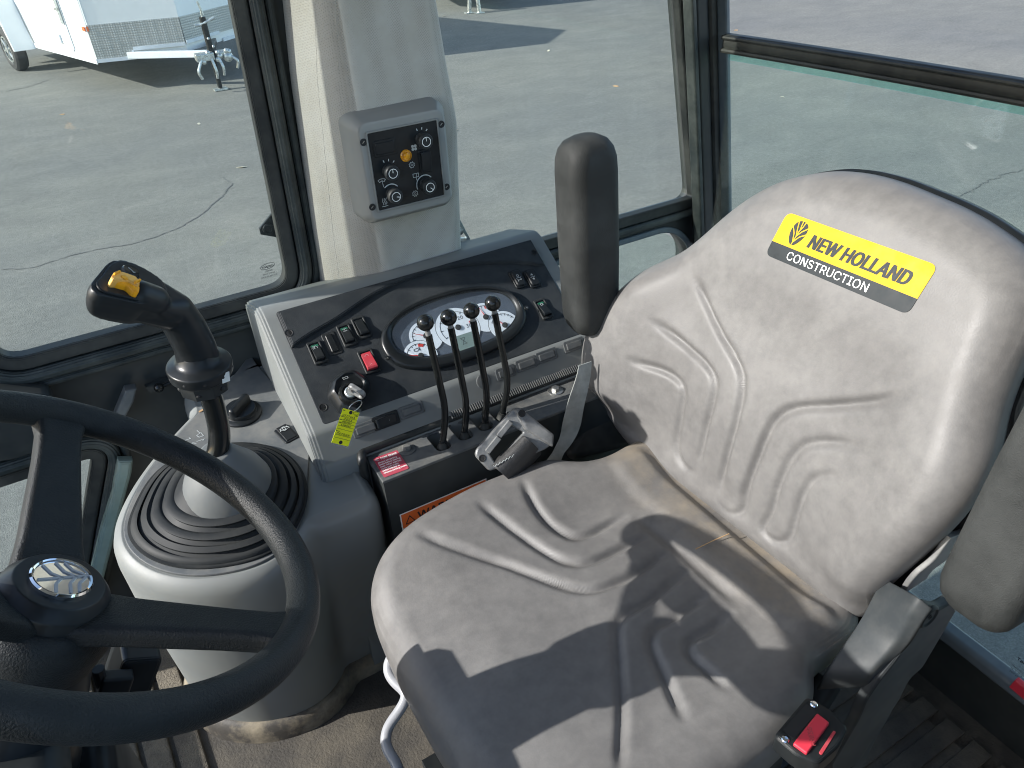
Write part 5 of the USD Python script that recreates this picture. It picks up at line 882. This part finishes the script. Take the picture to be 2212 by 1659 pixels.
def seat_hardware():
    # upright armrest on the far side and the one nearest the camera
    def arm(c0, c1, hx, hy, r, name, m, label):
        ax = unit(c1 - c0); loops = []; n = 8
        X = unit(V(1, 0, 0) - ax * ax[0]); Y = np.cross(ax, X); Lh = np.linalg.norm(c1 - c0)
        for z, s in ((-.003, .30), (0.001, .55), (.008, .76), (.018, .90), (.034, .985), (.055, 1.0), (Lh * .5, 1.02), (Lh - .05, 1.0), (Lh - .03, .975), (Lh - .016, .90), (Lh - .006, .76), (Lh, .5), (Lh + .002, .25)):
            loops.append(np.array([c0 + ax * z + X * a + Y * b for a, b in rrect(2 * hx * s, 2 * hy * s, min(r, hx * s * .95, hy * s * .95), n)]))
        return part(SEAT, name, rings(loops), m, label, smooth=50)
    a = arm(V(.647, .905, 1.752), V(.632, .905, 2.083), .043, .038, .024, 'armrest', 'foam', 'far upright black foam armrest')
    part(a, 'arm_plate', join(tube(poly_r([at(1322, 655, 'y', .93), at(1305, 672, 'y', .93), at(1285, 712, 'y', .93), at(1290, 748, 'y', .93), at(1300, 800, 'y', .92), at(1315, 860, 'y', .91)], .02), 1, sq=rrect(.010, .05, .003), up=V(0, 1, 0))), 'gloss_black')
    b = arm(V(.672, .213, 1.722), V(.73, .213, 2.08), .048, .041, .020, 'armrest', 'foam', 'near upright black foam armrest')
    part(b, 'arm_plate', tube(poly_r([at(1972, 1262, 'x', .70), at(1990, 1235, 'x', .70), at(2035, 1200, 'x', .71), at(2070, 1150, 'x', .72)], .012), 1, sq=rrect(.045, .007, .002), up=V(0, 1, 0)), 'worn_metal')
    # near-side bracket of grey plastic
    zt = lambda x: 1.560 + (x - .55) * .58
    T = [at(u, v, 'z', z) for (u, v), z in (((1899, 1246), 1.665), ((1965, 1279), 1.655), ((1985, 1292), 1.650), ((1849, 1347), 1.63), ((1829, 1382), 1.62), ((1798, 1423), 1.60), ((1763, 1493), 1.565), ((1935, 1400), 1.62), ((1905, 1430), 1.60), ((1888, 1455), 1.585))]
    prof = [at(u, v, 'y', .268) for u, v in ((1905, 1246), (1995, 1300), (2040, 1290), (2052, 1300), (2005, 1385), (1960, 1455), (1930, 1490), (1905, 1520), (1840, 1630), (1800, 1650), (1760, 1640), (1815, 1570), (1855, 1500), (1820, 1465), (1770, 1490), (1780, 1460), (1835, 1375), (1860, 1320))]
    k = Fr((0, .268, 0), (1, 0, 0), (0, 0, 1)); o = k.pxs([(1985, 1292), (2010, 1300), (2053, 1275), (2050, 1300), (2010, 1370), (1975, 1430), (1950, 1450), (1925, 1500), (1905, 1530), (1840, 1632), (1800, 1659), (1765, 1659), (1835, 1540), (1850, 1500), (1880, 1455), (1920, 1405), (1955, 1345)]); print('br', np.round(o, 3).tolist())
    # inner edge lies farther from the eye: sweep the side outline towards the seat
    br = part(SEAT, 'side_bracket', k.put(ext(rpoly(o, .01), .012, 0, r=.004)), 'bracket_grey')
    inner = [at(u, v, 'y', y) for (u, v), y in (((1902, 1246), .325), ((1862, 1322), .316), ((1838, 1362), .312), ((1806, 1410), .306), ((1764, 1490), .300))]; outer = [at(u, v, 'y', .262) for u, v in ((1983, 1290), (1952, 1350), (1930, 1395), (1895, 1440), (1878, 1482))]
    fl = np.array([(a + b) / 2 for a, b in zip(inner, outer)])
    lo = []
    for a, b in zip(spline(np.array(inner), 20), spline(np.array(outer), 20)):
        n_ = unit(np.cross(b - a, V(.6, 0, .5))); n_ = n_ if n_[2] > 0 else -n_
        q = [a - n_ * .02, a - n_ * .004, a + unit(b - a) * .005, b - unit(b - a) * .006, b - n_ * .006, b - n_ * .02]; lo.append(np.array(q))
    part(br, 'bracket_top', rings(lo), 'bracket_grey', smooth=50)
    a = k.px(2002, 1330, .012); cp = part(br, 'bolt_cap', k.put(rev([(.016, 0), (.016, .003), (.013, .005), (.012, .003), (0, .003)], 30), *a, .012), 'bracket_grey'); part(cp, 'cap_mark', k.put(join(*[box(.0012, .007, .0008) for _ in (0,)], move(box(.005, .0012, .0008), (0, .003, 0)), move(box(.005, .0012, .0008), (0, -.003, 0))), *a, .0152, .5), 'grille_dark') if False else part(br, 'cap_mark', k.put(join(box(.0012, .007, .0008), move(box(.005, .0012, .0008), (.001, .003, 0)), move(box(.005, .0012, .0008), (.001, -.003, 0))), *a, .0152, .5), 'grille_dark')
    part(br, 'lower_leg', tube(poly_r([at(1905, 1490, 'y', .275), at(1890, 1530, 'y', .275), at(1850, 1600, 'y', .272), at(1815, 1680, 'y', .268)], .02), 1, sq=rrect(.042, .03, .008), up=V(0, 1, 0)), 'bracket_grey'); part(br, 'lower_leg', tube(poly_r([at(1790, 1470, 'y', .31), at(1765, 1510, 'y', .305), at(1720, 1575, 'y', .30)], .02), 1, sq=rrect(.036, .03, .010), up=V(0, 1, 0)), 'bracket_grey')
    # adjusting handle under the front edge
    H = [at(u, v, 'z', z) for (u, v), z in (((875, 1400), 1.50), ((852, 1412), 1.49), ((839, 1440), 1.48), ((858, 1478), 1.47), ((876, 1500), 1.465), ((866, 1530), 1.455), ((836, 1580), 1.44), ((834, 1605), 1.435), ((850, 1640), 1.43), ((862, 1680), 1.425))]; part(SEAT, 'adjust_handle', tube(spline(np.array(H), 60), .0075, 16), 'handle_grey')
seat_hardware()

def belts():
    # near buckle with the red button
    q = [at(u, v, 'z', z) for (u, v), z in (((1671, 1588), 1.632), ((1745, 1502), 1.632), ((1833, 1572), 1.632))]; o = q[0]; ex = q[1] - q[0]; ey = -(q[2] - q[1]); k = Fr(o + (q[2] - q[1]), ex, ey); w = np.linalg.norm(ex); h = np.linalg.norm(k.pxs([(1833, 1572)])[0] - k.pxs([(1745, 1502)])[0]) ; print('buckle', w, h, k.n)
    t = thing('seat_belt_buckle', 'black seat belt buckle with a red release button by the near side of the seat', 'buckle', o)
    g = lambda P: k.pxs(P)
    outl = g([(1672, 1588), (1744, 1503), (1792, 1530), (1833, 1570), (1812, 1612), (1768, 1650), (1720, 1630)]); part(t, 'housing', k.put(ext(rpoly(outl, .006), .024, -.024, r=.003)), 'smooth_black')
    part(t, 'latch_slot', k.put(ext(rpoly(g([(1690, 1578), (1742, 1520), (1765, 1540), (1714, 1598)]), .003), .0006, 0)), 'grille_dark'); rb = part(t, 'release_button', k.put(ext(rpoly(g([(1712, 1610), (1764, 1544), (1791, 1565), (1742, 1632)]), .002), .004, 0, r=.0012)), 'button_red')
    part(rb, 'press_mark', k.put(text('PRESS', .005, .0002, center=True), *k.px(1752, 1590, .004), .004, .75), 'switch_red', smooth=False)
    part(t, 'side_strip', k.put(ext(rpoly(g([(1768, 1627), (1800, 1579), (1806, 1582), (1775, 1632)]), .0015), .001, 0)), 'switch_red')
    for u, v in ((1758, 1522), (1696, 1598)): part(t, 'rivet', k.put(rev([(.0042, 0), (.0042, .001), (.003, .002), (0, .0022)], 20), *k.px(u, v), 0), 'chrome')
    part(t, 'buckle_strap', tube([k.w(*k.px(1765, 1600), -.02), k.w(*k.px(1800, 1660), -.05) + V(0, 0, -.06), k.w(*k.px(1800, 1720), -.05) + V(.0, 0, -.2)], 1, sq=rrect(.045, .004, .001), up=V(.3, 1, 0)), 'webbing')
    # far latch plate with its folded webbing
    k = Fr(at(1027, 985, 'z', 1.652), at(1110, 884, 'z', 1.70) - at(1027, 985, 'z', 1.652), at(1027, 985, 'z', 1.652) - at(1075, 1010, 'z', 1.63)); print('retr n', k.n)
    t = thing('seat_belt_adjuster', 'worn metal belt adjuster plate with folded black webbing between seat and levers', 'belt adjuster', k.o)
    g = lambda P: k.pxs(P); fl = g([(1027, 985), (1030, 970), (1110, 882), (1122, 880), (1193, 936), (1194, 958), (1180, 970), (1120, 995), (1058, 1018)])
    hole = g([(1056, 978), (1100, 915), (1131, 934), (1070, 1000)])
    part(t, 'plate', k.put(ext(rpoly(fl, .005), .010, -.010, holes=[rpoly(hole, .002)], r=.002)), 'worn_metal'); part(t, 'side_wall', k.put(ext(rpoly(g([(1110, 886), (1122, 882), (1192, 938), (1190, 965), (1132, 928)]), .003), .016, -.002, r=.003)), 'worn_metal')
    part(t, 'roller_bar', join(*[tube([k.w(*k.px(*a), .002), k.w(*k.px(*b), .002)], 1, sq=rrect(.009, .006, .001), up=k.n) for a, b in (((1052, 976), (1077, 945)), ((1077, 942), (1102, 911)))]), 'worn_metal')
    for u, v in ((1126, 893), (1042, 990)): part(t, 'rivet_hole', k.put(rev([(.0060, .014 if u > 1100 else 0), (.0060, .0148 if u > 1100 else .0006), (.0045, .0148 if u > 1100 else .0006), (.004, .0142 if u > 1100 else .0002), (0, .0142 if u > 1100 else .0002)], 20), *k.px(u, v, .01 if u > 1100 else 0)), 'grille_dark')
    # webbing loops round the bar, folds and drops
    P = [g([(1060, 1003)])[0], g([(1128, 940)])[0]]; e0, e1 = [k.w(*p, -.004) for p in P]
    lo = []; sect = [(0, .0, -.006), (.004, -.006, .004), (.012, -.018, .007), (.024, -.032, .003), (.03, -.05, -.012), (.03, -.06, -.04)]
    dn = unit(at(1085, 1040, 'z', 1.60) - e0)
    for s, dd, hh in sect:
        c0, c1 = e0 - k.ey * (-dd) * 1.0 + k.n * (hh + .004), e1 - k.ey * (-dd) * .9 + k.n * (hh + .006); n_ = k.n * .0016; lo.append(np.array([c0, c1, c1 + n_, c0 + n_]))
    part(t, 'webbing', rings(lo), 'webbing', smooth=60)
    zig = np.array([k.w(*k.px(1066 + 3.6 * i, 1006 - 2.0 * i + (4 if i % 2 else 0), .008), .008) for i in range(15)]); part(t, 'stitching', tube(zig, .0006, 5), 'ink_grey')
    # grey strap hanging down beside the backrest
    S = [at(u, v, 'y', y) for (u, v), y in (((1264, 785), .858), ((1260, 812), .857), ((1250, 850), .855), ((1238, 900), .852), ((1226, 945), .848), ((1208, 975), .844), ((1193, 1000), .84))]; S = spline(np.array(S), 40); wd = np.interp(np.linspace(0, 1, 40), [0, .3, .6, .8, .9, 1], [.012, .017, .018, .015, .012, .016]); tw = np.interp(np.linspace(0, 1, 40), [0, .5, .8, 1], [.1, .25, .9, .4])
    lo = [np.array([c + V(math.cos(a), -math.sin(a) * .6, .0) * w * sx + V(.0, -1, .2) * .0012 * sy for sx, sy in ((-1, -1), (1, -1), (1, 1), (-1, 1))]) for c, w, a in zip(S, wd, tw)]
    solo('seat_belt_strap', rings(lo), 'strap_grey', 'dusty grey belt strap hanging between the seat back and the lever box', 'belt strap', base=S[0], smooth=60)
    part(SEAT, 'recliner_cover', hull(np.vstack([sph(.015, 1)[0] + p for p in (at(1300, 860, 'y', .90), at(1262, 955, 'y', .87), at(1345, 950, 'y', .85), at(1240, 975, 'y', .86))])), 'rubber')
belts()

# ================================================================== steering wheel and column
WN = unit(V(.624, 0, .7815)); WC = V(-.105, .56, 1.976); FS = Fr(WC, V(.7815, 0, -.624), V(0, 1, 0))
def wheel():
    s_ = 1 if FS.n @ WN > 0 else -1; up = lambda h: h * s_
    t = thing('steering_wheel', 'black three spoke steering wheel with a chrome badge in its hub', 'steering wheel', FS.w(0, 0, up(-.09)))
    R0, r0 = .1915, .0158; a = np.linspace(0, 2 * math.pi, 120, endpoint=False); sec = np.stack([np.cos(np.linspace(0, 2 * math.pi, 22, endpoint=False)), np.sin(np.linspace(0, 2 * math.pi, 22, endpoint=False))], 1)
    loops = [np.array([FS.w((R0 + r0 * p * .95) * math.cos(x), (R0 + r0 * p * .95) * math.sin(x), up(r0 * q)) for p, q in sec]) for x in a]; part(t, 'rim', rings(loops, cap=False, closed=True), 'wheel_plastic', smooth=True)
    for dg in (92, -33, -152):
        c, s = math.cos(math.radians(dg)), math.sin(math.radians(dg)); D = FS.ex * c + FS.ey * s; N = FS.n * s_
        path = [WC + D * r + N * h for r, h in ((.030, -.074), (.07, -.057), (.12, -.035), (.155, -.0195), (.188, -.005))]; path = spline(np.array(path), 18)
        wd = np.interp(np.linspace(0, 1, 18), [0, .2, .7, .9, 1], [.031, .0255, .0200, .0195, .026]); T = np.gradient(path, axis=0); side = unit(np.cross(D, N)); lo = []
        for p, w, tt in zip(path, wd, T): n_ = unit(np.cross(side, tt)); n_ = n_ if n_ @ N > 0 else -n_; lo.append(np.array([p + side * w * x + n_ * y * .0115 for x, y in rpoly([(-1, -.7), (1, -.7), (1, .55), (.86, .95), (-.86, .95), (-1, .55)], .25, 3)]))
        part(t, 'spoke', rings(lo), 'wheel_plastic', smooth=50)
    hf = Fr(WC - WN * .030, FS.ex, FS.ey * s_)
    hb = part(t, 'hub', hf.put(rev([(0, -.10), (.046, -.10), (.054, -.09), (.058, -.066), (.056, -.052), (.050, -.044), (.043, -.041), (0, -.041)], 56)), 'wheel_plastic', smooth=50)
    cp = part(t, 'hub_cap', hf.put(rev([(0, -.043), (.043, -.043), (.0432, -.031), (.0425, -.0285), (.0355, -.0205), (.034, -.0197), (0, -.0195)], 56)), 'smooth_black', smooth=28)
    part(cp, 'badge', hf.put(rev([(.0245, -.0196), (.0245, -.0165), (.023, -.0150), (.0215, -.0155), (.021, -.0170), (0, -.0170)], 48)), 'chrome', smooth=40)
    leafs = [[(0, -1.0), (0, .9)], [(0, -.55), (.35, -.2), (.9, -.05)], [(0, -.55), (-.35, -.2), (-.9, -.05)], [(0, .0), (.3, .32), (.8, .48)], [(0, .0), (-.3, .32), (-.8, .48)], [(.1, -.9), (.4, -.55), (.85, -.4)], [(-.1, -.9), (-.4, -.55), (-.85, -.4)]]
    for P in leafs: part(cp, 'badge_vein', hf.put(line2(np.array(P) * .0205, .0022, .0012, -.0172), 0, 0, 0, math.radians(105)), 'handle_grey')
    # column
    c = thing('steering_column', 'dark steering column shroud with switch stalks under the wheel', 'steering column', WC - WN * .45)
    b = WC - WN * .10; dwn = unit(V(-.50, 0, -.87))
    part(c, 'shroud', tube([b, b + dwn * .05, b + dwn * .16, b + dwn * .34, b + dwn * .62], [.042, .050, .062, .070, .085], 40), 'smooth_black')
    k = Fr((0, .56, 0), (1, 0, 0), (0, 0, 1))
    part(c, 'column_cowl', hull(np.vstack([sph(.025, 1)[0] + b + dwn * d + V(x, y, 0) for d, x, y in ((.10, -.05, -.13), (.10, -.05, .10), (.12, .02, -.11), (.12, .02, .09), (.30, -.08, -.12), (.30, -.08, .10), (.30, .02, -.1), (.30, .02, .09))])), 'wall_paint')
    q = [at(u, v, 'y', .62) for u, v in ((208, 1450), (282, 1432), (315, 1535), (225, 1545))]; F2 = Fr(q[3], q[2] - q[3], q[0] - q[3]); w, h = np.linalg.norm(q[2] - q[3]), np.linalg.norm(q[0] - q[3]); pn = part(c, 'side_pod', F2.put(ext(rrect(w * .95, h * 1.2, .006, cx=w / 2, cy=h / 2), .05, -.05, r=.004)), 'smooth_black')
    part(pn, 'pod_bracket', tube(poly_r([F2.w(*F2.px(212, 1445, .008), .008), F2.w(*F2.px(222, 1485, .008), .008), F2.w(*F2.px(268, 1502, .008), .008)], .01), .006, 10), 'smooth_black'); part(pn, 'pod_button', F2.put(rbox(.030, .024, .016, .003), *F2.px(248, 1470, .006), .001), 'smooth_black')
    part(c, 'lower_box', move(rbox(.20, .22, .20, .02), (-.27, .52, 1.52)), 'smooth_black')
wheel()

# ================================================================== floor mat
def mats():
    t = thing('floor_mat', 'dusty brown ribbed rubber mat on the cab floor beside the console', 'floor mat', (-.4, .9, 1.1)); rng = np.random.default_rng(5)
    part(t, 'sheet', boxc((-.84, .10, 1.101), (.98, 1.16, 1.106)), 'floor_dark')
    # ribs run fore and aft beside the console foot
    d = unit(onz_dir()); 
    for k in range(9):
        o = V(-.40 + .052 * k, .98 - .012 * k)
        if k < 5:
            a, b = o + d * -.35, o + d * .22; s = V(-d[1], d[0]) * .021; P = np.array([a - s, b - s, b + s, a + s]); part(t, 'rib', ext(rpoly(P, .008), .009, 1.106, r=.003), 'mat_rubber')
    for k in range(7): part(t, 'rib', boxc((.55 - .0, .02 + .045 * k, 1.107), (1.0, .05 + .045 * k, 1.112)) if False else move(rbox(.42, .034, .006, .002), (.80, .18 + .050 * k, 1.106)), 'floor_dark')
def onz_dir(): a, b = at(330, 1575, 'z', 1.1), at(352, 1659, 'z', 1.1); return (b - a)[:2]
mats()
